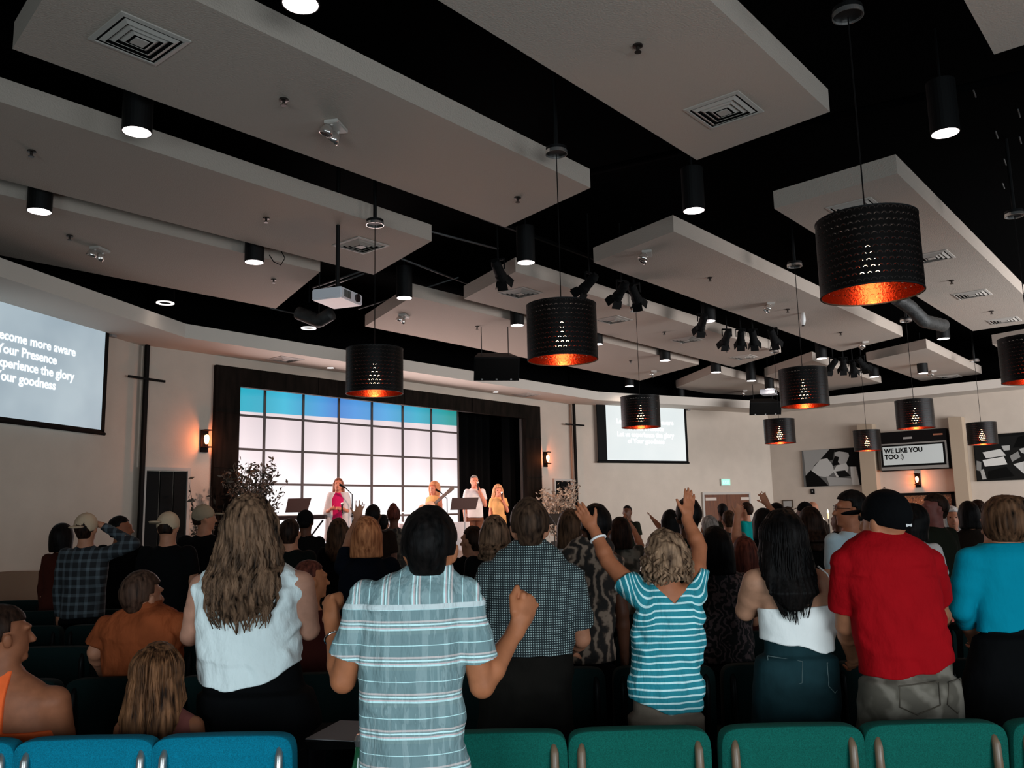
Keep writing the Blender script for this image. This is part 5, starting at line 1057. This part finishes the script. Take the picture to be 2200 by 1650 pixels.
m_hawaii = floral('leaf_print', (.010, .006, .004), (.05, .03, .02), (.26, .18, .13), 5, 9); m_camo = floral('camo_print', (.004, .003, .002), (.018, .015, .010), (.07, .06, .045), 3, 12); m_streak = floral('streak_print', (.003, .0025, .0025), (.010, .007, .007), (.11, .07, .07), 7, 16)
m_tan = floral('tan_print', (.02, .018, .012), (.07, .06, .045), (.18, .16, .13), 2, 14)
white = cloth('white_blouse', (.76, .82, .81), noise=.05, fold=.8); whitek = cloth('white_camisole', (.80, .79, .76), noise=.04); red = cloth('red_shirt', (.29, .003, .006), noise=.1, fold=.6); aqua = cloth('turquoise_top', (.0, .21, .30), noise=.06); orange = cloth('orange_tank', (.80, .12, .03)); rust = cloth('orange_polo', (.24, .055, .018), noise=.5, fold=.9)
blk = cloth('black_cloth', (.0022, .0022, .0025)); navy = cloth('navy_cloth', (.002, .003, .006)); dgreen = cloth('dark_green_cloth', (.003, .0045, .0035)); dbrown = cloth('dark_brown_cloth', (.010, .0055, .0035)); redbr = cloth('russet_cloth', (.045, .010, .006)); maroon = cloth('maroon_cloth', (.04, .008, .006)); olive = cloth('olive_cloth', (.009, .010, .006))
greyb = cloth('pale_blue_shirt', (.33, .42, .46)); cream = cloth('pale_shirt', (.48, .44, .42)); tealt = cloth('teal_tee', (.0, .19, .18)); jeans = cloth('blue_jeans', (.008, .024, .028), noise=.5); khaki = floral('khaki_shorts', (.07, .056, .04), (.11, .09, .067), (.155, .128, .10), 2.5, 12); tanp = cloth('tan_trousers', (.17, .13, .10), noise=.2); dpants = cloth('charcoal_trousers', (.006, .005, .004), noise=.5)
capw = cloth('tan_cap_cloth', (.42, .30, .20), noise=.15); capt = cloth('khaki_cap_cloth', (.24, .18, .12)); capb = cloth('black_cap_cloth', (.002, .002, .0024)); sc_w = cloth('stage_white', (.80, .74, .72)); pinkt = cloth('pink_top', (.75, .02, .14)); sc_y = cloth('yellow_dress', (.80, .42, .16)); brownp = cloth('brown_trousers', (.17, .07, .04))
# ================================================================ THE PEOPLE
def zz(px, py, d): return atd(px, py, d).z
def hemline(pts, d):                       # hem height from points read off the photo at the person's distance
    def f(J, x, y):
        q = sorted([(J((a, b))[0], J((a, b))[2]) for a, b in pts]); return np.interp(x, [i[0] for i in q], [i[1] for i in q])+.004*np.sin(x*40)
    return f
# ---- nearest: plaid shirt man
P1 = person('person in pale blue-green plaid short-sleeved shirt, both fists raised, nearest to the camera', 925, 1101, 2.85, hyaw=-6, rows=[(1206, 893, 955), (1222, 862, 972), (1240, 822, 985), (1258, 790, 1003), (1285, 772, 1008), (1330, 768, 1004), (1400, 770, 998), (1480, 774, 995), (1560, 779, 999), (1650, 776, 1007), (1720, 776, 1008)],
    hem=.73, sleeve='short', cuff=.70, top_m=m_plaid, pant_m=dpants, skin_m=skin('warm', (.36, .125, .055)), hair='short', hair_m=h_blk, hw=1.07, collar=zz(925, 1232, 2.85), fold=.0075, h=.006,
    arms={'sL': (788, 1290), 'sR': (994, 1284), 'L': dict(e=(737, 1462, .02), w=(716, 1350, .16), h=(706, 1290, .20), n=(.75, .65, 0), pose='fist', k=1.0, s=1.12), 'R': dict(e=(1036, 1472, .02), w=(1108, 1356, .14), h=(1138, 1290, .17), n=(-.7, .7, 0), pose='fist', k=1.02, s=1.25)}, extra=None)
def bracelet(P, sd, t, m_, name='bracelet', rad=.031, tw=.0045):
    S_, E_, W_, *_r = P['AR'][sd]; c = E_+(W_-E_)*t; dn = nrm(W_-E_); u = nrm(np.cross(dn, (0, 1, 0))); v = np.cross(dn, u); b = MB(); n = 22; ring = [c+(u*math.cos(6.283*k/n)+v*math.sin(6.283*k/n))*rad for k in range(n)]; b.tube(ring+[ring[0], ring[1]], tw, 6, cap=False); b.build(name, m_, P['root'], smooth=True); return c
silver = mat('silver', (.8, .78, .76), .2, 1)
bracelet(P1, -1, .80, silver, rad=.033)
# ---- white blouse woman
d = 3.95
P2 = person('person in sleeveless white blouse with long wavy brown hair, black skirt', 541, 1087, d, fem=True, rows=[(1188, 518, 562), (1203, 490, 590), (1214, 458, 622), (1230, 434, 645), (1262, 424, 650), (1300, 424, 645), (1380, 425, 642), (1430, 430, 650), (1475, 432, 668), (1530, 428, 684), (1640, 430, 690)],
    hem=hemline([(420, 1450), (450, 1466), (500, 1473), (560, 1465), (610, 1445), (656, 1412)], d), pants_top=zz(540, 1400, d), sleeve='none', top_m=white, pant_m=blk, skin_m=skin('rose', (.44, .21, .14)), hair='wavy', hair_m=h_hl, hw=1.30, low=.43, fold=.0085, h=.0065,
    arms={'sL': (436, 1262), 'sR': (645, 1258), 'L': dict(e=(409, 1366, .05), w=(450, 1350, .28), k=1.25), 'R': dict(e=(664, 1352, .05), w=(630, 1320, .30), k=1.35)})
# ---- gingham man
d = 4.05
P3 = person('person in dark gingham check shirt and charcoal trousers, grey-brown hair', 1137, 1079, d, rows=[(1160, 1106, 1170), (1176, 1082, 1192), (1195, 1062, 1212), (1220, 1045, 1230), (1260, 1040, 1236), (1330, 1044, 1234), (1400, 1054, 1229), (1440, 1040, 1228), (1500, 1035, 1228), (1580, 1032, 1230)],
    hem=zz(1137, 1407, d), pants_top=zz(1137, 1402, d), tuck=True, sleeve='short', cuff=.78, top_m=m_ging, pant_m=dpants, hair='short', hair_m=hairmat('ash_brown', (.006, .003, .002), (.075, .04, .024)), hw=1.06, collar=zz(1137, 1172, d), h=.0065, fold=.008,
    arms={'sL': (1052, 1238), 'sR': (1226, 1238), 'L': dict(e=(1040, 1372, .05), w=(1075, 1400, .26)), 'R': dict(e=(1250, 1372, .05), w=(1225, 1395, .28))})
# ---- turquoise stripes woman
d = 3.95
def vneck(J):
    a = J((1446, 1294)); t = J((1446, 1252)); return lambda x, y, z: np.minimum((z-a[2])*.98-np.abs(x-a[0]+.006), .13-np.abs(x-a[0]))
P4 = person('person in turquoise and white striped shirt with both arms raised, curly short hair', 1428, 1152, d, fem=True, rows=[(1250, 1406, 1450), (1264, 1392, 1468), (1280, 1375, 1492), (1310, 1362, 1507), (1350, 1358, 1511), (1420, 1355, 1507), (1480, 1350, 1510), (1530, 1350, 1510), (1620, 1358, 1512)],
    hem=hemline([(1340, 1491), (1380, 1508), (1435, 1526), (1480, 1524), (1512, 1518)], d), pants_top=zz(1430, 1470, d), sleeve='short', cuff=.46, top_m=m_stripe, pant_m=tanp, skin_m=skin('ruddy', (.36, .12, .055)), hair='curly', hair_m=h_bd, hw=1.03, neckcut=vneck, fold=.011, h=.0055, tilt=-4,
    arms={'sL': (1378, 1284), 'sR': (1490, 1272), 'L': dict(e=(1306, 1206, .10), w=(1277, 1140, .16), h=(1240, 1085, .18), n=(.5, .5, -.4), pose='flat', k=1.12), 'R': dict(e=(1502, 1176, .10), w=(1476, 1116, .16), h=(1481, 1070, .18), n=(-.3, .8, .1), pose='flat', k=1.12), 'flipR': 1, 'flipL': -1})
bracelet(P4, -1, .72, mat('white_band', (.85, .82, .8), .4), rad=.036, tw=.006)
# ---- camisole woman
d = 4.08
def tankcut(J):
    a, b_ = J((1631, 1306)), J((1797, 1294)); return lambda x, y, z: z-np.interp(x, [a[0], b_[0]], [a[2], b_[2]])
P5 = person('person in white strappy camisole and dark jeans, straight black hair past the shoulders', 1676, 1108, d, fem=True, hyaw=10, tilt=-6, rows=[(1200, 1655, 1706), (1214, 1645, 1740), (1226, 1622, 1772), (1245, 1612, 1788), (1275, 1616, 1794), (1304, 1630, 1797), (1345, 1630, 1796), (1385, 1634, 1788), (1430, 1624, 1798), (1500, 1620, 1802), (1600, 1620, 1802)],
    hem=hemline([(1628, 1374), (1700, 1382), (1760, 1398), (1800, 1396)], d), pants_top=zz(1700, 1368, d), sleeve='none', top_m=whitek, pant_m=jeans, skin_m=skin('olive', (.42, .205, .125)), hair='long', hair_m=h_blk, hw=1.12, low=.36, neckcut=tankcut, fold=.004, h=.0065,
    arms={'sL': (1624, 1252), 'sR': (1780, 1248), 'L': dict(e=(1602, 1312, .10), w=(1650, 1285, .34), k=1.4), 'R': dict(e=(1798, 1330, .08), w=(1770, 1310, .30), k=1.2)})
def on_back(P, q, off=.012):
    a = P['J'](q); pr = np.array(sorted(P['prof'])); cx, cy, ax, ay = [np.interp(a[2], pr[:, 0], pr[:, i]) for i in range(1, 5)]
    t = min(.999, abs((a[0]-cx)/ax)); return vv((a[0], cy-ay*(1-t**2.3)**(1/2.3)-off+.014, a[2]))
for pts in ([(1682, 1306), (1672, 1278), (1660, 1250), (1647, 1228)], [(1777, 1296), (1777, 1262), (1770, 1232), (1756, 1216)]): MB().tube([on_back(P5, q, .016) for q in pts], .0042, 6).build('strap', whitek, P5['root'])
MB().tube([on_back(P5, q, .016) for q in [(1695, 1300), (1680, 1270), (1666, 1240)]], .003, 6).build('strap', mat('grey_strap', (.3, .24, .2), .6), P5['root'])
for (a, b_, c, e_) in ((1640, 1404, 1706, 1456), (1760, 1416, 1796, 1470)): MB().tube([on_back(P5, q, .020) for q in [(a, b_), (c, b_+8), (c-2, e_), ((a+c)/2, e_+10), (a+2, e_-6), (a, b_)]], .0022, 5).build('pocket_seam', mat('seam', (.06, .09, .09), .8), P5['root'])
# ---- red shirt man
d = 3.78
P6 = person('person in bright red T-shirt, black cap and khaki cargo shorts', 1893, 1062, d, hyaw=32, rows=[(1136, 1866, 1924), (1150, 1838, 1955), (1166, 1816, 1984), (1190, 1802, 2002), (1240, 1806, 2014), (1300, 1826, 2020), (1360, 1836, 2032), (1410, 1846, 2046), (1450, 1852, 2054), (1500, 1850, 2060), (1610, 1848, 2064)],
    hem=hemline([(1840, 1452), (1900, 1450), (1980, 1436), (2056, 1410)], d), pants_top=zz(1950, 1400, d), sleeve='short', cuff=.72, top_m=red, pant_m=khaki, skin_m=skin('warm2', (.36, .14, .07)), hair=None, fold=.006, h=.0068, cap=(capb, 0, None),
    arms={'sL': (1818, 1212), 'sR': (1996, 1208), 'L': dict(e=(1816, 1345, .10), w=(1832, 1412, .36)), 'R': dict(e=(2018, 1318, .16), w=(2030, 1330, .42))})
b = MB()
for i in range(7):
    x_ = .012*i-.01; z_ = -.018; b.box(P6['hp']((x_, -.018-.1105*math.sqrt(1-(x_/.092)**2-((z_-.03)/.108)**2), z_)), (.007, .003, .008 if i % 3 else .012), rz=R(32+25*i/6))
b.build('cap_stitching', mat('white_thread', (.75, .72, .7), .6), P6['root'])
for pts in ([(1905, 1462), (1985, 1452), (1988, 1500), (1940, 1520), (1905, 1505)], [(2010, 1455), (2050, 1452), (2056, 1505), (2030, 1520), (2005, 1500)]): MB().tube([on_back(P6, q, .022) for q in pts+[pts[0]]], .003, 5).build('pocket_seam', mat('seam_brown', (.06, .045, .03), .8), P6['root'])
# ---- aqua top woman
P7 = person('person in long-sleeved turquoise top and black skirt, dark blond hair rolled into an updo', 2148, 1078, 4.02, fem=True, hyaw=18, rows=[(1158, 2124, 2180), (1172, 2095, 2215), (1190, 2074, 2236), (1225, 2078, 2236), (1280, 2092, 2228), (1325, 2102, 2222), (1352, 2104, 2222), (1400, 2090, 2240), (1480, 2072, 2252), (1600, 2070, 2256)],
    hem=hemline([(2090, 1360), (2150, 1354), (2210, 1342)], 4.02), pants_top=zz(2140, 1335, 4.02), sleeve='long', top_m=aqua, pant_m=blk, hair='updo', hair_m=hairmat('updo_blond', (.004, .002, .001), (.13, .06, .03)), hw=1.1, h=.0068, fold=.003,
    arms={'sL': (2086, 1208), 'sR': (2228, 1208), 'L': dict(e=(2066, 1310, .03), w=(2088, 1362, .18), k=1.25), 'R': dict(e=(2250, 1320, .03), w=(2230, 1360, .2), k=1.2)})
# ---- seated near left
def tank1(J):
    a = J((36, 1500)); return lambda x, y, z: np.minimum(x-a[0], z-(a[2]-.12))
P8 = person('seated person in orange tank top with dark hair pulled back, at the bottom left corner', 16, 1306, 3.75, fem=True, seated=True, hyaw=-48, rows=[(1432, -8, 44), (1448, -30, 62), (1465, -45, 96), (1495, -50, 122), (1560, -48, 128), (1700, -48, 126), (1830, -50, 130)], hem=.5, sleeve='none', top_m=orange, pant_m=dpants, skin_m=skin('ruddy_shaded', (.25, .085, .04)), hair='crop', hair_m=h_dk, hw=1.06, neckcut=tank1, fold=.003, h=.0065,  # skin colour here and on the child darkened to stand for low shade
    arms={'sL': (-42, 1510), 'sR': (116, 1508), 'L': dict(e=(-60, 1640, .1), w=(0, 1640, .3)), 'R': dict(e=(140, 1650, .06), w=(110, 1660, .32), k=1.35)}, hcut=.07)
P9 = person('seated child with long light brown hair, seen from behind near the bottom left', 344, 1391, 3.75, fem=True, seated=True, hscale=.93, rows=[(1510, 326, 362), (1522, 305, 385), (1540, 272, 412), (1575, 262, 420), (1700, 275, 410), (1800, 270, 415)], hem=.42, sleeve='none', top_m=cloth('dusty_pink', (.20, .06, .05)), pant_m=dpants, skin_m=skin('ruddy_shaded', (.25, .085, .04)), hair='long', hair_m=hairmat('child_brown', (.008, .003, .0015), (.20, .085, .038)), hw=1.10, low=.36, h=.0065,
    arms={'sL': (268, 1568), 'sR': (416, 1562), 'L': dict(e=(250, 1660, .05), w=(280, 1670, .25)), 'R': dict(e=(430, 1650, .05), w=(410, 1665, .25))})
P10 = person('seated person in orange-brown polo shirt, short greying hair, looking right', 312, 1234, 4.72, seated=True, hyaw=-32, rows=[(1296, 285, 345), (1308, 258, 370), (1322, 236, 386), (1350, 220, 396), (1400, 222, 392), (1480, 225, 390)], hem=.5, sleeve='short', cuff=.8, top_m=rust, pant_m=dpants, hair='short', hair_m=hairmat('greying', (.006, .003, .002), (.08, .04, .026)), hw=1.1, h=.009, fold=.010, collar=zz(312, 1302, 4.72),
    arms={'sL': (232, 1350), 'sR': (386, 1345), 'L': dict(e=(206, 1400, -.02), w=(220, 1440, .2)), 'R': dict(e=(398, 1372, .10), w=(420, 1350, .32))})
# ---- second row
P11 = person('person in pale leaf-print shirt with black hair, behind the raised hand of the striped shirt', 1279, 1090, 5.15, rows=[(1148, 1250, 1300), (1162, 1228, 1312), (1182, 1208, 1322), (1230, 1204, 1328), (1320, 1216, 1322), (1420, 1224, 1322), (1480, 1224, 1322)], hem=zz(1270, 1422, 5.15), top_m=m_hawaii, pant_m=blk, skin_m=sk_d, hair='short', hair_m=h_blk, hw=1.08, fold=.008)
P12 = person('person with short black hair in black shirt with reddish streaks, right of the striped shirt', 1534, 1141, 5.15, fem=True, rows=[(1216, 1515, 1560), (1228, 1500, 1585), (1248, 1498, 1606), (1320, 1500, 1616), (1420, 1503, 1620), (1480, 1503, 1620)], hem=zz(1560, 1420, 5.15), top_m=m_streak, pant_m=blk, hair='bob', hair_m=h_blk, hw=1.06, arms={'L': 'front', 'R': 'front'})
CR = [ # px, top, d, label, options
 (1062, 1115, 6.2, 'person with straight highlighted brown hair in black top, left of the gingham shirt', dict(fem=True, hair='long', hair_m=h_hl, hw=1.12, low=.24, top_m=blk, pant_m=blk, b=1.15)),
 (1226, 1103, 6.3, 'person with shoulder-length brown hair half hidden behind the raised left hand', dict(fem=True, hair='bob', hair_m=h_br, top_m=cream, pant_m=blk, hw=1.1)),
 (789, 1122, 6.25, 'person with ginger blond hair in navy top, one arm raised', dict(fem=True, hair='bob', hair_m=h_or, hw=1.18, top_m=navy, pant_m=blk, b=1.35, sleeve='short', arms={'L': dict(e=(750, 1166, .15), w=(766, 1118, .22), h=(773, 1088, .24), n=(0, 1, 0), pose='open'), 'R': 'front', 'flipL': 1})),
 (624, 1117, 7.4, 'person with olive brown cropped hair in black shirt beside the white blouse', dict(hair='short', hair_m=h_dk, top_m=dgreen, pant_m=blk, b=1.1)),
 (657, 1099, 9.65, 'person in black cap and black T-shirt below the left music stand', dict(hair='crop', hair_m=h_blk, top_m=blk, pant_m=blk, cap=(capb, 0, None), b=.95, skin_m=sk_d)),
 (728, 1117, 8.5, 'person with long straight brown hair in black, below the singer in white', dict(fem=True, hair='long', hair_m=h_br, low=.34, hw=1.05, top_m=blk, pant_m=blk)),
 (802, 1086, 9.65, 'person with cropped dark hair in brown shirt, in front of the drum kit', dict(hair='short', hair_m=h_blk, top_m=dbrown, pant_m=blk, b=1.2, skin_m=sk_d)),
 (846, 1088, 10.85, 'person with dark red hair in a tiny topknot, patterned dark shirt', dict(fem=True, hair='bun', hair_m=h_au, top_m=m_camo, pant_m=blk, b=1.1, skin_m=sk_d)),
 (823, 1107, 12.0, 'person whose small dark head shows between the topknot and the cropped hair', dict(hair='short', hair_m=h_blk, top_m=blk, pant_m=blk)),
 (1012, 1133, 7.4, 'bearded person in black looking left, below the tall music stand', dict(hair='short', hair_m=h_dk, top_m=blk, pant_m=blk, hyaw=55)),
 (137, 1131, 8.5, 'person with black bob in russet top at far left', dict(fem=True, hair='bob', hair_m=h_blk, hw=1.1, top_m=redbr, pant_m=blk, b=1.1, sleeve='long', face=-10)),
 (188, 1107, 7.45, 'person in dark plaid shirt and pale cap, one hand at the cap', dict(hair='short', hair_m=h_dk, top_m=m_dpl, pant_m=blk, sleeve='long', cap=(capw, R(170), None), arms={'L': 'down', 'R': 'head'}, b=1.05)),
 (262, 1111, 8.5, 'person in black shirt with face in profile to the right, beside the cross', dict(hair='short', hair_m=h_blk, top_m=blk, pant_m=blk, hyaw=-78, b=1.15, skin_m=sk_m)),
 (363, 1105, 7.45, 'person in white and tan cap, dark clothes, head bowed', dict(hair='crop', hair_m=h_dk, top_m=blk, pant_m=blk, cap=(capw, R(150), None), tilt=-14, b=1.2, arms={'L': 'down', 'R': 'fold'})),
 (441, 1088, 8.5, 'person in khaki cap and black jacket left of the white blouse', dict(hair='crop', hair_m=h_dk, top_m=blk, pant_m=blk, cap=(capt, 0, None), hyaw=-60, b=1.25, sleeve='long')),
 (1331, 1116, 7.4, 'person in muted tan print top clapping raised hands, below the right screen', dict(fem=True, hair='bob', hair_m=h_dk, top_m=m_tan, pant_m=blk, b=1.0, sleeve='short', arms={'L': dict(e=(1310, 1160, .15), w=(1325, 1135, .22), h=(1340, 1112, .2), n=(1, .3, 0), pose='flat'), 'R': dict(e=(1376, 1172, .1), w=(1362, 1140, .2), h=(1348, 1114, .22), n=(-1, .3, 0), pose='flat')})),
 (1347, 1087, 15.5, 'distant person in brown standing by the far wall under the right screen', dict(hair='short', hair_m=h_blk, top_m=olive, pant_m=blk, skin_m=sk_d, face=160)),
 (1439, 1098, 8.5, 'person with long black hair raising a straight arm, between the two raised hands', dict(fem=True, hair='long', hair_m=h_blk, low=.3, top_m=dbrown, pant_m=blk, arms={'L': dict(e=(1425, 1140, .1), w=(1412, 1126, .15), h=(1402, 1114, .17), n=(0, 0, -1), pose='flat'), 'R': 'front'})),
 (1477, 1076, 6.25, 'tall person in dark brown with black hair, behind the right raised hand', dict(hair='short', hair_m=h_blk, top_m=olive, pant_m=blk, skin_m=sk_d, hw=1.1)),
 (1523, 1110, 8.5, 'grey-haired person in dark coat before the wooden door', dict(hair='short', hair_m=h_gr, top_m=blk, pant_m=blk, b=1.2, sleeve='long')),
 (1551, 1083, 14.0, 'person in olive shirt standing before the left door leaf', dict(hair='short', hair_m=h_blk, top_m=olive, pant_m=blk, skin_m=sk_d)),
 (1564, 1098, 10.8, 'person in camouflage print before the door', dict(hair='short', hair_m=h_br, top_m=m_camo, pant_m=blk, sleeve='long')),
 (1597, 1158, 6.3, 'child with red-brown hair standing beneath the raised arm', dict(fem=True, hair='bob', hair_m=h_au, top_m=maroon, pant_m=blk, hscale=.95, b=.9, arms={'L': dict(e=(1581, 1166, .1), w=(1584, 1112, .15), h=(1588, 1090, .16), n=(0, 1, 0), pose='open', k=1.3), 'R': 'front'})),
 (1600, 1080, 13.0, 'person in teal T-shirt before the right door leaf', dict(hair='crop', hair_m=h_dk, top_m=tealt, pant_m=cream, face=60, b=1.2)),
 (1638, 1097, 7.4, 'person with black bob lifting one hand, just left of the wall corner', dict(fem=True, hair='bob', hair_m=h_blk, top_m=blk, pant_m=blk, arms={'R': dict(e=(1664, 1106, .1), w=(1650, 1086, .15), h=(1638, 1064, .16), n=(0, 1, 0), pose='open', k=.9), 'L': 'front'})),
 (1666, 1083, 8.5, 'person with short black hair and black shirt behind the straight black hair', dict(hair='short', hair_m=h_blk, top_m=blk, pant_m=blk, b=1.1)),
 (1691, 1091, 10.8, 'person in dark floral top facing back towards the camera', dict(fem=True, hair='long', hair_m=h_dk, top_m=m_streak, pant_m=blk, face=150, eyes=True)),
 (1726, 1081, 12.0, 'person in black flat cap near the small framed certificate', dict(hair='crop', hair_m=h_blk, top_m=blk, pant_m=blk, cap=(capb, 0, None), hyaw=60, skin_m=sk_d)),
 (1744, 1078, 12.95, 'balding person with pale forehead near the small framed certificate', dict(top_m=dbrown, pant_m=blk, hair=None, face=130, sleeve='long', eyes=True)),
 (1738, 1095, 7.4, 'person with long dark brown hair and black top left of the candelabra', dict(fem=True, hair='long', hair_m=h_dk, low=.28, hw=1.1, top_m=blk, pant_m=blk, b=1.2)),
 (1800, 1100, 10.8, 'small dark-clothed person just right of the candelabra', dict(fem=True, hair='crop', hair_m=h_dk, top_m=dbrown, pant_m=blk, skin_m=sk_d, hyaw=40)),
 (1822, 1060, 6.2, 'tall person with glasses in pale blue-grey shirt, left of the red T-shirt', dict(hair='short', hair_m=h_blk, hw=1.1, top_m=greyb, pant_m=jeans, hyaw=62, face=20, skin_m=sk_m, sleeve='long', b=.95)),
 (1953, 1088, 6.25, 'person with dark bob in pale shirt, right of the red T-shirt', dict(fem=True, hair='bob', hair_m=h_blk, top_m=cream, pant_m=blk, hyaw=40, b=1.05)),
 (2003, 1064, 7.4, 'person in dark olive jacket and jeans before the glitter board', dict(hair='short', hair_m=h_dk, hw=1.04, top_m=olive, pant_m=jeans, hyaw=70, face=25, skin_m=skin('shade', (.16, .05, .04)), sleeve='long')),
 (2044, 1091, 9.7, 'white-haired person in pale shirt facing the camera', dict(fem=True, hair='bob', hair_m=h_wh, top_m=cream, pant_m=blk, face=160, sleeve='long', b=1.1, eyes=True, arms={'L': 'fold', 'R': 'fold'})),
 (2077, 1081, 8.5, 'person with dark bob left of the turquoise top', dict(fem=True, hair='bob', hair_m=h_blk, top_m=dbrown, pant_m=blk)),
 (2098, 1077, 10.85, 'person with brown hair partly hidden by the updo', dict(fem=True, hair='bob', hair_m=h_dk, top_m=dbrown, pant_m=blk)),
 (671, 1207, 5.1, 'seated child in dark red with reddish hair, between the white blouse and the plaid shirt', dict(seated=True, fem=True, hair='short', hair_m=h_au, top_m=maroon, pant_m=blk, b=.8, hscale=.92, skin_m=skin('warm', (.36, .125, .055)), hyaw=-60)),
]
PP = {}
for px, top, d, lb, o in CR: PP[px, top] = person(lb, px, top, d, **o)
g = PP[1822, 1060]; b = MB()
for sx in (-1, 1): b.tube([g['hp']((sx*.032+.026*math.cos(t), .098, .012+.02*math.sin(t))) for t in [k*.7 for k in range(10)]], .0018, 5); b.tube([g['hp']((sx*.058, .095, .012)), g['hp']((sx*.080, .01, .008))], .0016, 5)
b.build('glasses', mat('glasses_black', (.01, .01, .01), .3), g['root'])
# ---- on the stage
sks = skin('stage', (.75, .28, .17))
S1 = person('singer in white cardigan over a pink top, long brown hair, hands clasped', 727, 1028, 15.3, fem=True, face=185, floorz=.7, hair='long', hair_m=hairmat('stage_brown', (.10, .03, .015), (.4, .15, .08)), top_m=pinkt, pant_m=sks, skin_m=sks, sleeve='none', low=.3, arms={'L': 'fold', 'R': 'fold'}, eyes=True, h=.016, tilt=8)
r = S1['root']; T = Field(.018)
for sd in (-1, 1):
    S0_, E_, W_, r1, r2, r3 = S1['AR'][sd]; T.cone(S0_, E_, .06, .065, .02); T.loft([[.55, sd*.15, -.02, .10, .15], [1.0, sd*.125, -.02, .085, .14], [1.40, sd*.10, -.02, .075, .10]], k=.03)
T.loft([[.55, 0, -.14, .2, .03], [1.38, 0, -.11, .16, .03]], k=.03); fmesh('cardigan', T, sc_w, r)
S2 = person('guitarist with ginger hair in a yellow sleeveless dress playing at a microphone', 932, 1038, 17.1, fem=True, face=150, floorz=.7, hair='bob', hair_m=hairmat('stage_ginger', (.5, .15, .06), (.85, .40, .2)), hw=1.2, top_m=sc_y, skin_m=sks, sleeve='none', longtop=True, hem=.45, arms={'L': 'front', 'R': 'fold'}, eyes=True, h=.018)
S3 = person('person in white polo shirt and brown trousers holding a microphone on stage', 1019, 1022, 18.05, face=190, floorz=.7, hair='short', hair_m=h_gr, top_m=sc_w, pant_m=brownp, skin_m=sks, arms={'L': 'mic', 'R': 'down'}, eyes=True, h=.018)
S4 = person('singer with long wavy blond hair in pale orange dress, rightmost on the stage', 1070, 1044, 18.6, fem=True, face=190, floorz=.7, hair='long', hair_m=h_bl, hw=1.25, top_m=sc_y, skin_m=sks, longtop=True, hem=.3, arms={'L': 'mic', 'R': 'down'}, eyes=True, h=.018, low=.42)
mic = mat('mic_black', (.01, .01, .01), .4)
def handheld(P, sd, lab):
    S_, E_, W_, *_ = P['AR'][sd]; m_ = P['root'].matrix_basis if False else None; yaw = P['yaw']; q = W_+vv((0, .03, .06)); c, s = math.cos(yaw), math.sin(yaw)
    r = empty('microphone', (P['rv'].x+q[0]*c-q[1]*s, P['rv'].y+q[0]*s+q[1]*c, P['rv'].z+q[2]), yaw, label=lab, cat='microphone')
    MB().tube([(0, 0, -.14), (0, 0, 0)], [.011, .016], 10).build('handle', mic, r); MB().lathe([(0, .05), (.02, .04), (.026, .02), (.018, -.004), (0, -.01)], 12).build('grille', chm, r)
handheld(S3, -1, 'handheld microphone of the person in white polo'); handheld(S4, -1, 'handheld microphone of the singer in pale orange'); handheld(S1, -1, 'handheld microphone of the singer in the white cardigan')
# guitar held by the guitarist, microphone on a boom stand
y2 = S2['yaw']; rr = empty('guitar', S2['rv']+Vector((0, 0, 1.06))+Vector((-math.sin(y2)*.22, math.cos(y2)*.22, 0)), y2, label='acoustic guitar held by the guitarist, neck pointing up to the right', cat='guitar')
gt = Matrix.Rotation(R(214), 3, 'Y'); gm = mat('guitar_wood', (.65, .34, .16), .35); b = MB()
out = [(.0+.0, 0)]; pts = []
for k in range(40):
    a = 2*math.pi*k/40; x = .24*math.cos(a); wdt = (.175 if x < 0 else .135)*(1-.22*math.exp(-(x-.03)**2/.004)); pts.append((x, wdt*math.sin(a)))
vs = [gt @ Vector((x, yy, z)) for yy in (-.045, .045) for x, z in pts]; b.add(vs, [tuple(range(39, -1, -1)), tuple(range(40, 80))]+[(k, (k+1) % 40, 40+(k+1) % 40, 40+k) for k in range(40)]); b.build('body', gm, rr)
b = MB(); b.box(gt @ Vector((.42, .02, 0)), (.42, .03, .05), M=gt).box(gt @ Vector((.68, .02, 0)), (.14, .02, .07), M=gt); b.build('neck', mat('guitar_neck', (.12, .06, .03), .4), rr); MB().lathe([(0, 0), (.045, 0), (.045, .003), (0, .003)], 20, gt @ Vector((.05, .047, 0)), gt @ Matrix.Rotation(R(-90), 3, 'X')).build('sound_hole', mic, rr)
def micstand(px, py, Y, lab):
    p = atY(px, py, Y); r = empty('microphone_stand', (p.x, p.y, .7), YAW-math.pi/2, label=lab, cat='microphone stand'); z = p.z-.7
    MB().tube([(.12, 0, .02), (.12, 0, z-.12), (0, 0, z)], .009, 8).build('pole', mic, r); MB().tube([(.12+.15*math.cos(t), .15*math.sin(t), .015) for t in [k*.45 for k in range(15)]], .01, 6).build('base', mic, r); MB().tube([(0, 0, z), (-.1, 0, z+.06)], [.014, .022], 10).build('microphone', mic, r)
micstand(947, 1058, 11.85, 'microphone on a boom stand at the guitarist'); micstand(742, 1048, 11.9, 'microphone on a boom stand right of the white cardigan singer')
# music stand papers, cups and small things among the crowd
p = atd(2033, 1310, 4.6); o = MB().lathe([(0, 0), (.032, 0), (.042, .12), (0, .12)], 20).build('paper_cup', mat('coral', (.85, .12, .08), .5)); o.location = (p.x, p.y, p.z-.06); tag(o, 'small coral red cup between the red T-shirt and the turquoise top', 'cup')
r = empty('side_table', (p.x, p.y, 0), YAW-math.pi/2, label='narrow dark stand carrying the coral cup', cat='table'); MB().box((0, 0, p.z-.075), (.2, .2, .025)).build('top', tb, r); MB().tube([(0, 0, p.z-.09), (0, 0, 0)], .02).build('leg', tb, r)
